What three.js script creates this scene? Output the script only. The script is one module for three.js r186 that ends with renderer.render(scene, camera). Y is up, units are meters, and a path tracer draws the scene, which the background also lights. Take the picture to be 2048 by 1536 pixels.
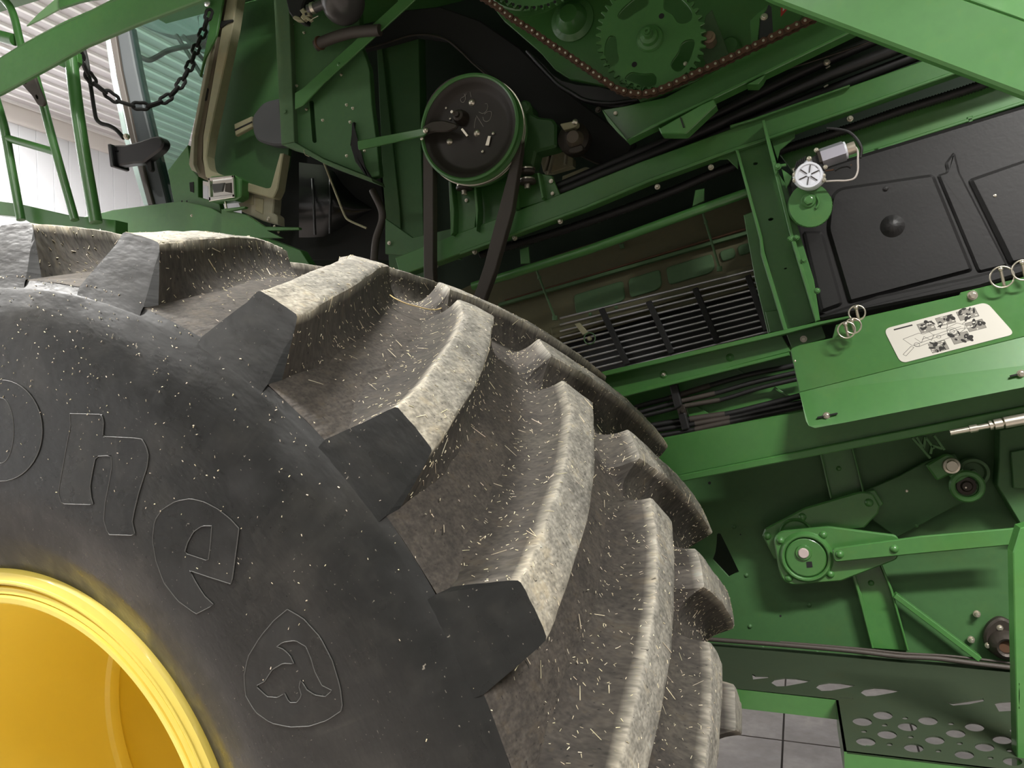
import * as THREE from 'three';
import { RectAreaLightUniformsLib } from 'three/addons/lights/RectAreaLightUniformsLib.js';
import { mergeGeometries, toCreasedNormals } from 'three/addons/utils/BufferGeometryUtils.js';
import { RoundedBoxGeometry } from 'three/addons/geometries/RoundedBoxGeometry.js';
import { ImprovedNoise } from 'three/addons/math/ImprovedNoise.js';

// ---------------------------------------------------------------- camera
const scene = new THREE.Scene();
const HUB = 1.056;                                   // height of the wheel axle above the floor
const FOCAL = 1512.54, W = 2048, H = 1536;           // focal length in pixels of a 2048 x 1536 picture
const camera = new THREE.PerspectiveCamera(2 * Math.atan(H / 2 / FOCAL) * 180 / Math.PI, W / H, 0.02, 60);
camera.position.set(1.19014, HUB + 0.71451, 1.47467);
const camX = new THREE.Vector3(0.934186, -0.03527527, -0.35503826);
const camY = new THREE.Vector3(0.0347182, 0.99936559, -0.00794176);
const camZ = new THREE.Vector3(0.35509317, -0.00490721, 0.93481804);
camera.quaternion.setFromRotationMatrix(new THREE.Matrix4().makeBasis(camX, camY, camZ));
scene.add(camera);

const renderer = new THREE.WebGLRenderer({ antialias: true });
renderer.toneMapping = THREE.LinearToneMapping;
renderer.toneMappingExposure = 1.6;
renderer.shadowMap.enabled = true;
scene.background = new THREE.Color(0x000000);
RectAreaLightUniformsLib.init();

// ---------------------------------------------------------------- light: rows of ceiling tubes in the workshop
const CEIL = 5.0, X0 = -6.62, X1 = 8.0, Z0 = -8.5, Z1 = 7.5;
const LAMPS = [                                       // x, z, length along x, watts-like strength
  [-3.1, 1.9, 1.2, 380], [0.9, 3.4, 2.4, 20], [3.4, 2.0, 2.0, 240],
  [-3.4, 5.4, 2.4, 8], [0.4, 5.4, 2.4, 8], [4.2, 5.4, 2.4, 8],
  [-5.65, -2.8, .8, 260], [-0.15, 0.45, 1.2, 210], [0.6, -7.6, 3.0, 22], [4.2, -7.2, 3.0, 19],  // the short lamp by the left wall is added to brighten that wall
];
const LAMP_COLOUR = new THREE.Color(1.0, 0.975, 0.94);
// ---------------------------------------------------------------- helpers
const V = (x, y, z) => new THREE.Vector3(x, y, z);
function mulberry(a) { return () => { a |= 0; a = a + 0x6D2B79F5 | 0; let t = Math.imul(a ^ a >>> 15, 1 | a); t = t + Math.imul(t ^ t >>> 7, 61 | t) ^ t; return ((t ^ t >>> 14) >>> 0) / 4294967296; }; }
const rnd = mulberry(7);
const noise = new ImprovedNoise();
// the point of the upright plane z = const that the photograph shows at pixel (px, py)
function P(px, py, z, zb) {                        // a crop conversion hands over a spare third entry
  if (zb !== undefined) z = zb;
  const d = camX.clone().multiplyScalar((px - 1024) / FOCAL).addScaledVector(camY, (768 - py) / FOCAL).sub(camZ);
  return camera.position.clone().addScaledVector(d, (z - camera.position.z) / d.z);
}
// the point of the plane x = const at pixel (px, py)
function PX(px, py, x) {
  const d = camX.clone().multiplyScalar((px - 1024) / FOCAL).addScaledVector(camY, (768 - py) / FOCAL).sub(camZ);
  return camera.position.clone().addScaledVector(d, (x - camera.position.x) / d.x);
}
function PY(px, py, y) {
  const d = camX.clone().multiplyScalar((px - 1024) / FOCAL).addScaledVector(camY, (768 - py) / FOCAL).sub(camZ);
  return camera.position.clone().addScaledVector(d, (y - camera.position.y) / d.y);
}
const PM = z => 1 / ((camera.position.z - z) / FOCAL);         // pixels per metre about the picture's middle at depth z
const MPP = (px, py, z) => P(px, py, z).distanceTo(P(px, py + 1, z));      // metres per pixel at a pixel of plane z
const used = {};
function numbered(n) { const k = used[n] = (used[n] ?? -1) + 1; return k ? n + '_' + String(k).padStart(3, '0') : n; }
const offset = new WeakMap();
function thing(name, label, category, pos, group) {
  const o = new THREE.Group(); o.name = numbered(name);
  o.position.copy(pos); offset.set(o, pos.clone());
  o.userData = { label, category }; if (group) o.userData.group = group;
  scene.add(o); return o;
}
function boxUV(g) {                                             // uv in metres from the face's direction
  const p = g.attributes.position, n = g.attributes.normal, uv = new Float32Array(p.count * 2);
  for (let i = 0; i < p.count; i++) {
    const a = Math.abs(n.getX(i)), b = Math.abs(n.getY(i)), c = Math.abs(n.getZ(i));
    let u, v;
    if (c >= a && c >= b) { u = p.getX(i); v = p.getY(i); } else if (a >= b) { u = p.getZ(i); v = p.getY(i); } else { u = p.getX(i); v = p.getZ(i); }
    uv[2 * i] = u; uv[2 * i + 1] = v;
  }
  g.setAttribute('uv', new THREE.BufferAttribute(uv, 2)); return g;
}
function shade(m) { m.castShadow = true; m.receiveShadow = true; return m; }
// adds a mesh whose geometry is given in world coordinates
function add(parent, name, geo, mat, opt = {}) {
  if (Array.isArray(geo)) geo = merge(geo);
  const off = offset.get(parent);
  if (!opt.uv) boxUV(geo);
  geo.translate(-off.x, -off.y, -off.z);
  const m = shade(new THREE.Mesh(geo, mat)); m.name = name; offset.set(m, off);
  if (opt.label) m.userData.label = opt.label;
  if (opt.kind) m.userData.kind = opt.kind;
  parent.add(m); return m;
}
function place(parent, name, geo, mat, pos, rot) {              // a shared geometry at a world position
  const m = shade(new THREE.Mesh(geo, mat)); m.name = name;
  m.position.copy(pos).sub(offset.get(parent));
  if (rot) { if (rot.isQuaternion) m.quaternion.copy(rot); else m.rotation.set(rot[0], rot[1], rot[2]); }
  offset.set(m, offset.get(parent)); parent.add(m); return m;
}
function merge(list) {
  const l = list.map(g => { const h = g.index ? g.toNonIndexed() : g; for (const k of Object.keys(h.attributes)) if (k !== 'position' && k !== 'normal') h.deleteAttribute(k); return h; });
  return mergeGeometries(l);
}
// polygon (pixels on plane z) made into a plate that reaches th behind that plane
function plateG(px, z, th, o = {}) {
  const w = px.map(a => P(a[0], a[1], z));
  const s = new THREE.Shape(w.map(p => new THREE.Vector2(p.x, p.y)));
  for (const h of o.holes ?? []) { const q = h.map(a => Array.isArray(a) ? P(a[0], a[1], z) : a); s.holes.push(new THREE.Path(q.map(p => new THREE.Vector2(p.x, p.y)))); }
  const b = o.bevel ?? Math.min(0.0022, th * 0.3);
  const g = new THREE.ExtrudeGeometry(s, { depth: th - 2 * b, bevelEnabled: b > 0, bevelThickness: b, bevelSize: b, bevelOffset: -b, bevelSegments: 1, curveSegments: 10 });
  g.translate(0, 0, z - th + b); return g;
}
function plate(parent, name, px, z, th, mat, o = {}) { return add(parent, name, plateG(px, z, th, o), mat, o); }
// rounds the corners of a pixel polygon: entries [x, y] or [x, y, radius]
function roundPoly(pts, seg = 6) {
  const out = [], n = pts.length;
  for (let i = 0; i < n; i++) {
    const [x, y, r] = pts[i]; if (!r) { out.push([x, y]); continue; }
    const a = pts[(i + n - 1) % n], b = pts[(i + 1) % n];
    const la = Math.hypot(a[0] - x, a[1] - y), lb = Math.hypot(b[0] - x, b[1] - y), ra = Math.min(r, la * 0.49), rb = Math.min(r, lb * 0.49);
    const p = [x + (a[0] - x) / la * ra, y + (a[1] - y) / la * ra], q = [x + (b[0] - x) / lb * rb, y + (b[1] - y) / lb * rb];
    for (let k = 0; k <= seg; k++) { const t = k / seg; out.push([(1 - t) * (1 - t) * p[0] + 2 * t * (1 - t) * x + t * t * q[0], (1 - t) * (1 - t) * p[1] + 2 * t * (1 - t) * y + t * t * q[1]]); }
  }
  return out;
}
// a solid between a polygon of 3D points and the same polygon moved by off
function slabG(pts, off) {
  const n = V(0, 0, 0); for (let i = 0; i < pts.length; i++) { const a = pts[i], b = pts[(i + 1) % pts.length]; n.x += (a.y - b.y) * (a.z + b.z); n.y += (a.z - b.z) * (a.x + b.x); n.z += (a.x - b.x) * (a.y + b.y); }
  n.normalize();
  const u = Math.abs(n.y) < 0.9 ? V(0, 1, 0).cross(n).normalize() : V(1, 0, 0).cross(n).normalize(), v = n.clone().cross(u);
  const flat = pts.map(p => new THREE.Vector2(p.dot(u), p.dot(v)));
  const tri = THREE.ShapeUtils.triangulateShape(flat, []);
  const pos = [], back = pts.map(p => p.clone().add(off)), flip = off.dot(n) > 0;
  const T = (a, b, c) => { if (flip) pos.push(a, c, b); else pos.push(a, b, c); };
  for (const t of tri) { T(pts[t[0]], pts[t[1]], pts[t[2]]); T(back[t[2]], back[t[1]], back[t[0]]); }
  for (let i = 0; i < pts.length; i++) { const j = (i + 1) % pts.length; T(pts[i], back[i], back[j]); T(pts[i], back[j], pts[j]); }
  const f = new Float32Array(pos.length * 3); pos.forEach((p, i) => { f[3 * i] = p.x; f[3 * i + 1] = p.y; f[3 * i + 2] = p.z; });
  const g = new THREE.BufferGeometry(); g.setAttribute('position', new THREE.BufferAttribute(f, 3)); g.computeVertexNormals(); return g;
}
function slab(parent, name, pts, off, mat, o) { return add(parent, name, slabG(pts, off), mat, o); }
function tubeG(pts, r, o = {}) {
  let c; if (!o.straight) c = new THREE.CatmullRomCurve3(pts, false, 'centripetal');
  else { c = new THREE.Curve(); const n = pts.length - 1; c.getPoint = (t, v = new THREE.Vector3()) => { const x = Math.min(t, 1) * n, i = Math.min(n - 1, Math.floor(x)); return v.copy(pts[i]).lerp(pts[i + 1], x - i); }; }
  const g = new THREE.TubeGeometry(c, o.seg ?? Math.max(8, pts.length * 8), r, o.rad ?? 12, false);
  const a = pts[0], b = pts[pts.length - 1], t0 = c.getTangent(0), t1 = c.getTangent(1), caps = [];
  for (const [p, t, s] of [[a, t0, -1], [b, t1, 1]]) { const d = new THREE.CircleGeometry(r, o.rad ?? 12); d.lookAt(t.clone().multiplyScalar(s)); d.translate(p.x, p.y, p.z); caps.push(d); }
  return merge([g, ...caps]);
}
function tube(parent, name, pts, r, mat, o = {}) { return add(parent, name, tubeG(pts, r, o), mat, o); }
const pxl = (list, z) => list.map(a => P(a[0], a[1], a[2] ?? z));
function barG(a, b, w, d, up = V(0, 0, 1)) {                    // square bar from a to b
  const L = a.distanceTo(b), g = new RoundedBoxGeometry(L, w, d, 2, Math.min(w, d) * 0.15);
  const x = b.clone().sub(a).normalize(), y = up.clone().cross(x).normalize(), z = x.clone().cross(y);
  g.applyMatrix4(new THREE.Matrix4().makeBasis(x, y, z)); const m = a.clone().add(b).multiplyScalar(0.5); g.translate(m.x, m.y, m.z); return g;
}
function cylG(p, r, h, seg = 28, r2 = r) { const g = new THREE.CylinderGeometry(r2, r, h, seg); g.rotateX(Math.PI / 2); g.translate(p.x, p.y, p.z + h / 2); return g; }    // stands out of the plane towards +z
function latheG(p, prof, seg = 48, arc = Math.PI * 2) { const g = new THREE.LatheGeometry(prof.map(a => new THREE.Vector2(a[0], a[1])), seg, 0, arc); g.rotateX(Math.PI / 2); g.translate(p.x, p.y, p.z); return toCreasedNormals(g, 0.5); }
function circlePx(cx, cy, r, n = 20, ry = r, a0 = 0) { return Array.from({ length: n }, (_, i) => { const t = i / n * Math.PI * 2; const x = r * Math.cos(t), y = ry * Math.sin(t); return [cx + x * Math.cos(a0) - y * Math.sin(a0), cy + x * Math.sin(a0) + y * Math.cos(a0)]; }); }
function slotPx(x0, y0, x1, y1, r) { const a = Math.atan2(y1 - y0, x1 - x0), o = []; for (let k = 0; k <= 6; k++) { const t = a + Math.PI / 2 + k / 6 * Math.PI; o.push([x0 + r * Math.cos(t), y0 + r * Math.sin(t)]); } for (let k = 0; k <= 6; k++) { const t = a - Math.PI / 2 + k / 6 * Math.PI; o.push([x1 + r * Math.cos(t), y1 + r * Math.sin(t)]); } return o; }
// bolts: hexagon head on a flange, shared
const boltGeo = (() => {
  const f = new THREE.CylinderGeometry(1.0, 1.12, 0.22, 20); f.translate(0, 0.11, 0);
  const h = new THREE.CylinderGeometry(0.72, 0.76, 0.6, 6); h.translate(0, 0.5, 0);
  const t = new THREE.CylinderGeometry(0.5, 0.68, 0.1, 6); t.translate(0, 0.84, 0);
  const g = merge([f, h, t]); g.rotateX(Math.PI / 2); return boxUV(g);
})();
const domeGeo = (() => { const g = new THREE.LatheGeometry([[0, .42], [.35, .4], [.7, .28], [.95, .08], [1, 0], [1, -.05]].map(a => new THREE.Vector2(...a)), 20); g.rotateX(Math.PI / 2); g.scale(1, 1, 1); return boxUV(g); })();
function bolt(parent, px, py, z, r, mat, o = {}) {
  const p = P(px, py, z); const m = place(parent, o.name ?? 'bolt', o.dome ? domeGeo : boltGeo, mat, p, [0, 0, (px * 7 + py * 3) % 1.05]);
  m.scale.set(r, r, r * (o.h ?? 1)); return m;
}
// ---------------------------------------------------------------- materials
function dataTex(size, f, srgb, rep) {
  const d = new Uint8Array(size * size * 4);
  for (let y = 0; y < size; y++) for (let x = 0; x < size; x++) { const c = f(x / size, y / size, x, y), i = (y * size + x) * 4; d[i] = c[0]; d[i + 1] = c[1]; d[i + 2] = c[2]; d[i + 3] = 255; }
  const t = new THREE.DataTexture(d, size, size); t.wrapS = t.wrapT = THREE.RepeatWrapping; t.magFilter = THREE.LinearFilter; t.minFilter = THREE.LinearMipmapLinearFilter; t.generateMipmaps = true;
  if (srgb) t.colorSpace = THREE.SRGBColorSpace; if (rep) t.repeat.set(rep, rep); t.needsUpdate = true; return t;
}
function tnoise(u, v, f, seed) {                                 // tiling value noise
  const h = (i, j) => { i = ((i % f) + f) % f; j = ((j % f) + f) % f; let n = Math.imul(i + seed * 131, 374761393) + Math.imul(j + seed * 17, 668265263) | 0; n = Math.imul(n ^ n >>> 13, 1274126177); return ((n ^ n >>> 16) >>> 0) / 4294967295; };
  const x = u * f, y = v * f, i = Math.floor(x), j = Math.floor(y); let a = x - i, b = y - j; a = a * a * (3 - 2 * a); b = b * b * (3 - 2 * b);
  return (h(i, j) * (1 - a) + h(i + 1, j) * a) * (1 - b) + (h(i, j + 1) * (1 - a) + h(i + 1, j + 1) * a) * b;
}
function fbm(u, v, f, seed, oct = 5) { let s = 0, a = 0.5, t = 0; for (let k = 0; k < oct; k++) { s += a * tnoise(u, v, f << k, seed + k); t += a; a *= 0.55; } return s / t; }
const mixc = (a, b, t) => [a[0] + (b[0] - a[0]) * t, a[1] + (b[1] - a[1]) * t, a[2] + (b[2] - a[2]) * t];
const clamp = (x, a = 0, b = 1) => Math.max(a, Math.min(b, x));
const smooth = (a, b, x) => { const t = clamp((x - a) / (b - a)); return t * t * (3 - 2 * t); };

const dustMap = dataTex(512, (u, v) => { const n = fbm(u, v, 6, 3), s = fbm(u, v, 48, 9, 3); const d = smooth(0.5, 0.8, n) * 0.35 + smooth(0.66, 0.8, s) * 0.25; return mixc([232, 240, 232], [255, 232, 205], d).map(c => c * (0.94 + 0.06 * s)); }, true, 1.6);
const paintRough = dataTex(512, (u, v) => { const n = fbm(u, v, 5, 21), s = fbm(u, v, 60, 5, 2); const r = 118 + 34 * smooth(0.42, 0.75, n) + 16 * smooth(.6, .8, s); return [255, clamp(r, 0, 255), 255]; }, false, 1.6);
const fineBump = dataTex(256, (u, v) => { const n = 128 + 127 * (fbm(u, v, 40, 31, 3) - 0.5); return [n, n, n]; }, false, 3);
const srgb = (r, g, b) => new THREE.Color().setRGB(r / 255, g / 255, b / 255, THREE.SRGBColorSpace);
const green = new THREE.MeshPhysicalMaterial({ color: srgb(72, 124, 62), roughness: 0.9, roughnessMap: paintRough, map: dustMap, clearcoat: 0.45, clearcoatRoughness: 0.16 });
const greenDusty = new THREE.MeshPhysicalMaterial({ color: srgb(84, 112, 78), roughness: 0.8, map: dustMap, clearcoat: 0.05, clearcoatRoughness: 0.5 });
const greenFlat = new THREE.MeshPhysicalMaterial({ color: srgb(63, 103, 57), roughness: 0.6, map: dustMap, clearcoat: 0.15, clearcoatRoughness: 0.4 });
const yellow = new THREE.MeshPhysicalMaterial({ color: srgb(250, 226, 106), roughness: 0.45, clearcoat: 0.45, clearcoatRoughness: 0.16 });
const blackPlastic = new THREE.MeshPhysicalMaterial({ color: srgb(27, 26, 26), roughness: 0.5, bumpMap: fineBump, bumpScale: 0.0004 });
const blackRubber = new THREE.MeshStandardMaterial({ color: srgb(64, 57, 51), roughness: 0.6 });
const blackGloss = new THREE.MeshPhysicalMaterial({ color: srgb(24, 24, 26), roughness: 0.32 });
const darkSteel = new THREE.MeshPhysicalMaterial({ color: srgb(58, 52, 46), roughness: 0.5, metalness: 0.5 });
const zinc = new THREE.MeshPhysicalMaterial({ color: srgb(205, 198, 182), roughness: 0.32, metalness: 0.9 });
const castAlu = new THREE.MeshPhysicalMaterial({ color: srgb(232, 234, 242), roughness: 0.5, metalness: 0.25 });
const rust = new THREE.MeshStandardMaterial({ color: srgb(96, 66, 48), roughness: 0.7, metalness: 0.3, map: dustMap });
const seal = new THREE.MeshStandardMaterial({ color: srgb(172, 163, 146), roughness: 0.75, map: dustMap });
const tan = new THREE.MeshStandardMaterial({ color: srgb(168, 158, 132), roughness: 0.7, map: dustMap });
const dark = new THREE.MeshStandardMaterial({ color: srgb(22, 22, 21), roughness: 0.8 });
const whiteWall = new THREE.MeshStandardMaterial({ color: srgb(234, 236, 240), roughness: 0.6 });
const ceilMetal = new THREE.MeshStandardMaterial({ color: srgb(208, 203, 204), roughness: 0.5 });
// ---------------------------------------------------------------- the workshop
function struct(name, geo, mat) { boxUV(geo); const m = shade(new THREE.Mesh(geo, mat)); m.name = name; m.userData.kind = 'structure'; scene.add(m); offset.set(m, V(0, 0, 0)); return m; }
function boxG(x0, x1, y0, y1, z0, z1) { const g = new THREE.BoxGeometry(x1 - x0, y1 - y0, z1 - z0); g.translate((x0 + x1) / 2, (y0 + y1) / 2, (z0 + z1) / 2); return g; }
const tileMap = dataTex(512, (u, v) => { const n = fbm(u, v, 4, 40), s = fbm(u, v, 30, 41, 3); return mixc([160, 151, 145], [136, 126, 120], smooth(.3, .7, n)).map(c => c * (0.9 + 0.2 * s)); }, true, 1.1);
const tileMats = [0, 1, 2].map(k => new THREE.MeshStandardMaterial({ map: tileMap, color: new THREE.Color(.82 - .03 * k, .82 - .03 * k, .82 - .035 * k), roughness: 0.45 }));
const grout = new THREE.MeshStandardMaterial({ color: srgb(70, 64, 60), roughness: 0.9 });
const floor = struct('floor', boxG(X0 - .2, X1 + .2, -0.2, -0.006, Z0 - .2, Z1 + .2), grout);
{ // tiles, 0.6 m, joints where the photograph shows them (x = 1.05, z = -2.44)
  const T = 0.6, rest = [];
  const proto = boxUV(new RoundedBoxGeometry(T - 0.008, 0.012, T - 0.008, 1, 0.002));
  for (let i = -13; i < 12; i++) for (let j = -11; j < 17; j++) {
    const cx = 1.054 + (i + .5) * T, cz = -2.44 + (j + .5) * T; if (cx < X0 || cx > X1 || cz < Z0 || cz > Z1) continue;
    const near = i >= -4 && i < 6 && j >= -8 && j < 5;
    if (near) { const m = place(floor, 'tile', proto, tileMats[(i * 5 + j * 3 + 99) % 3], V(cx, -0.006, cz)); }
    else { const g = new THREE.BoxGeometry(T - .008, .012, T - .008); g.translate(cx, -0.006, cz); rest.push(g); }
  }
  const m = add(floor, 'outer_tiles', rest, tileMats[0]); m.userData.kind = 'stuff';
}
const ribMat = new THREE.MeshStandardMaterial({ color: srgb(250, 248, 246), roughness: .45 });  // whiter than the pans: bounce light on the ribs is put into the colour
const ceiling = struct('ceiling', boxG(X0 - .2, X1 + .2, CEIL, CEIL + .2, Z0 - .2, Z1 + .2), ceilMetal);
{ const step = 0.19, s = new THREE.Shape([[-.026, 0], [-.018, -.022], [.018, -.022], [.026, 0]].map(a => new THREE.Vector2(...a)));
  const g = new THREE.ExtrudeGeometry(s, { depth: Z1 - Z0, bevelEnabled: false }); g.translate(0, CEIL, Z0); boxUV(g);
  for (let x = X0 + .1; x < X1; x += step) place(ceiling, 'rib', g, ribMat, V(x, 0, 0));
}
const wallLeft = struct('wall_left', boxG(X0 - .2, X0, 0, CEIL, Z0 - .2, Z1 + .2), whiteWall);
{ const g = boxUV(new RoundedBoxGeometry(0.02, CEIL - .12, 0.196, 1, 0.004));
  for (let z = Z0 + .1; z < Z1; z += .2) place(wallLeft, 'wall_panel', g, whiteWall, V(X0 + .005, (CEIL - .12) / 2, z)); }
const trimMat = new THREE.MeshStandardMaterial({ color: srgb(250, 244, 238), roughness: 0.55 });
struct('trim_1', boxG(X0, X0 + .07, CEIL - .2, CEIL - .005, Z0, Z1), trimMat);
const greyWall = new THREE.MeshStandardMaterial({ color: srgb(98, 96, 95), roughness: .7 });
struct('wall_right', boxG(X1, X1 + .2, 0, CEIL, Z0 - .2, Z1 + .2), greyWall);
struct('wall_back', boxG(X0, X1, 0, CEIL, Z0 - .2, Z0), whiteWall);
struct('wall_front', boxG(X0, X1, 0, CEIL, Z1, Z1 + .2), greyWall);
const glow = new THREE.MeshStandardMaterial({ color: 0xffffff, emissive: LAMP_COLOUR, emissiveIntensity: 4 });
const housing = new THREE.MeshStandardMaterial({ color: srgb(235, 235, 235), roughness: .5 });
LAMPS.forEach(([x, z, len, k], i) => {
  const where = ['row before the wheel, towards the cab', 'row before the wheel, in the middle', 'row before the wheel, towards the rear', 'outer row on the cab end', 'outer row in the middle', 'outer row on the rear end', 'single one added to brighten the left wall', 'single one straight above the tyre', 'row behind the machine, towards the cab', 'row behind the machine, towards the rear'][i];
  const t = thing('ceiling_light', 'long white workshop ceiling lamp, ' + where, 'lamp', V(x, CEIL - .17, z), 'ceiling lamps');
  add(t, 'housing', boxG(x - len / 2 - .03, x + len / 2 + .03, CEIL - .12, CEIL - .03, z - .14, z + .14), housing);
  add(t, 'diffuser', boxG(x - len / 2, x + len / 2, CEIL - .14, CEIL - .121, z - .12, z + .12), glow);
  const l = new THREE.RectAreaLight(LAMP_COLOUR, k, len, .24); l.position.set(0, .015, 0); l.rotation.x = -Math.PI / 2; t.add(l);
});
// ---------------------------------------------------------------- the wheel: tyre with 24 lugs a side, yellow dished rim
const NL = 24, PITCH = Math.PI * 2 / NL, BASE0 = 0.694;
const wheel = thing('drive_wheel', 'huge black bar-lug tyre dusted with chaff on a deep yellow rim, filling the left foreground', 'wheel', V(0, HUB, 0));  // the combine's drive wheel, tyre and rim together
const crown = z => 1.055 - 0.055 * (z / .634) ** 2;
const lerpTab = (t, x) => { if (x <= t[0][0]) return t[0][1]; for (let i = 1; i < t.length; i++) if (x <= t[i][0]) { const [a, b] = [t[i - 1], t[i]]; return a[1] + (b[1] - a[1]) * (x - a[0]) / (b[0] - a[0]); } return t[t.length - 1][1]; };
const smoothTab = (t, x) => (lerpTab(t, x - .03) + 2 * lerpTab(t, x) + lerpTab(t, x + .03)) / 4;
// side wall: z of the near face at radius r
const SIDE = [[.452, .628], [.47, .640], [.5, .659], [.54, .676], [.58, .687], [.62, .690], [.79, .690], [.83, .687], [.86, .682], [.885, .674], [.908, .664]];
const sideZ = r => { let s = 0; for (let k = -2; k <= 2; k++) s += lerpTab(SIDE, r + k * .006); return s / 5; };
const floorR = z => 0.986 - 0.070 * Math.pow(Math.min(1, Math.abs(z) / .64), 2.2);
const n3 = (x, y, z, f) => noise.noise(x * f, y * f, z * f);

// textures: dusty rubber on the side wall (u = angle, v = radius), fibrous chaff on the tread
const sideMap = dataTex(1024, (u, v) => {
  const n = fbm(u, v, 5, 60), m = fbm(u, v, 14, 61, 4), f = fbm(u, v * .25, 90, 62, 3), sp = tnoise(u, v, 170, 63), streak = tnoise(u, v * .06, 60, 64);
  let d = smooth(.45, .8, n) * .38 + smooth(.55, .85, m) * .2 + smooth(.80, .97, streak) * .22 * smooth(.4, .6, n);
  let c = mixc([50, 51, 50], [104, 100, 93], d); c = c.map(x => x * (.92 + .16 * f));
  if (sp > .955) c = mixc(c, [190, 180, 165], smooth(.955, .99, sp));
  return c;
}, true);
const treadMap = dataTex(1024, (u, v) => {
  const n = fbm(u, v, 6, 70), f = fbm(u, v * .2, 130, 71, 3), f2 = fbm(u * .25, v, 150, 72, 3), sp = tnoise(u, v, 120, 73), sp2 = tnoise(u, v, 230, 76), g = fbm(u, v, 22, 74, 4), h = fbm(u, v, 110, 77, 2);
  let t = .84 + .12 * (f - .5) + .14 * (f2 - .5) + .30 * (g - .5) + .22 * (n - .5) + .35 * (h - .5);
  let c = [t * 255, t * 248, t * 238]; c = mixc(c, [240, 218, 180], smooth(.62, .8, g) * .3);
  if (sp > .9) c = mixc(c, [255, 240, 205], smooth(.9, .97, sp) * .6);
  if (sp2 > .93) c = mixc(c, [255, 245, 220], smooth(.93, .97, sp2) * .7);
  if (sp < .06) c = c.map(x => x * .55);
  return c.map(x => clamp(x, 0, 255));
}, true);
const treadBump = dataTex(512, (u, v) => { const g = fbm(u, v, 24, 80, 4), f = fbm(u, v * .3, 70, 81, 3); const n = 255 * clamp(.5 + .6 * (g - .5) + .5 * (f - .5)); return [n, n, n]; });
const sideBump = dataTex(512, (u, v) => { const g = fbm(u * .5, v, 90, 85, 3), h = fbm(u, v, 10, 86, 3); const n = 255 * clamp(.5 + .35 * (g - .5) + .25 * (h - .5)); return [n, n, n]; });
const sideRough = dataTex(512, (u, v) => { const n = fbm(u, v, 5, 90), m = fbm(u, v, 20, 91, 3); const r = 92 + 60 * smooth(.4, .7, n) + 36 * (m - .5); return [255, clamp(r, 0, 255), 255]; });
for (const t of [sideMap, sideBump, sideRough]) t.repeat.set(9, 1);
const rubberSide = new THREE.MeshPhysicalMaterial({ map: sideMap, roughness: .82, roughnessMap: sideRough, bumpMap: sideBump, bumpScale: .0008, color: new THREE.Color(.50, .50, .49), clearcoat: .0 });
for (const t of [treadMap, treadBump]) t.repeat.set(2.2, 2.2);
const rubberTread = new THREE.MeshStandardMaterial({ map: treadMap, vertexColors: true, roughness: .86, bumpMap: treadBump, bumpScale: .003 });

// carcass: side walls and the tread floor in one skin
{
  const prof = [];
  const sd = []; for (let i = 0; i <= 40; i++) { const r = .452 + (.908 - .452) * i / 40; let z = sideZ(r); z += .0016 * Math.exp(-(((r - .894) / .003) ** 2)) + .003 * Math.exp(-(((r - .515) / .006) ** 2)); sd.push([r, z]); }
  sd.push([.894 - .0, sideZ(.894) + .0016]); sd.sort((a, b) => a[0] - b[0]);
  for (const [r, z] of sd) prof.push([r, z, 0]);
  for (let i = 0; i <= 24; i++) { const z = .664 - 1.328 * i / 24; prof.push([floorR(z) - (Math.abs(z) > .645 ? .006 : 0), z, 1]); }
  for (const [r, z] of sd.slice().reverse()) prof.push([r, -z, 0]);
  const seg = 288, mk = (from, to, mat, name, col) => {
    const P_ = prof.slice(from, to), pos = [], uv = [], idx = [], cl = [];
    for (let i = 0; i < P_.length; i++) for (let j = 0; j <= seg; j++) {
      const a = j / seg * Math.PI * 2, [r, z] = P_[i], bump = col ? .003 * n3(r * Math.cos(a), r * Math.sin(a), z, 14) : 0, R = r + bump;
      pos.push(R * Math.cos(a), R * Math.sin(a), z);
      if (col) { uv.push(a * 1.0, z); const k = .5 + .5 * n3(Math.cos(a), Math.sin(a), z, 5); cl.push(.052 + .025 * k, .046 + .022 * k, .041 + .019 * k); } else uv.push(a / (Math.PI * 2), (r - .45) * 2.1 + (z < 0 ? .3 : 0));
    }
    for (let i = 0; i < P_.length - 1; i++) for (let j = 0; j < seg; j++) { const a = i * (seg + 1) + j, b = a + seg + 1; idx.push(a, a + 1, b, b, a + 1, b + 1); }
    const g = new THREE.BufferGeometry(); g.setAttribute('position', new THREE.Float32BufferAttribute(pos, 3)); g.setAttribute('uv', new THREE.Float32BufferAttribute(uv, 2)); if (col) g.setAttribute('color', new THREE.Float32BufferAttribute(cl, 3));
    g.setIndex(idx); g.computeVertexNormals(); return g;
  };
  const n = sd.length;
  var tyre = shade(new THREE.Mesh(mk(n - 1, n + 26, rubberTread, '', true), rubberTread)); tyre.name = 'tread_carcass'; wheel.add(tyre); offset.set(tyre, wheel.position.clone());
  for (const [f, t] of [[0, n], [n + 25, prof.length]]) { const m = shade(new THREE.Mesh(mk(f, t, rubberSide, '', false), rubberSide)); m.name = 'sidewall'; wheel.add(m); offset.set(m, wheel.position.clone()); }
}
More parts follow.
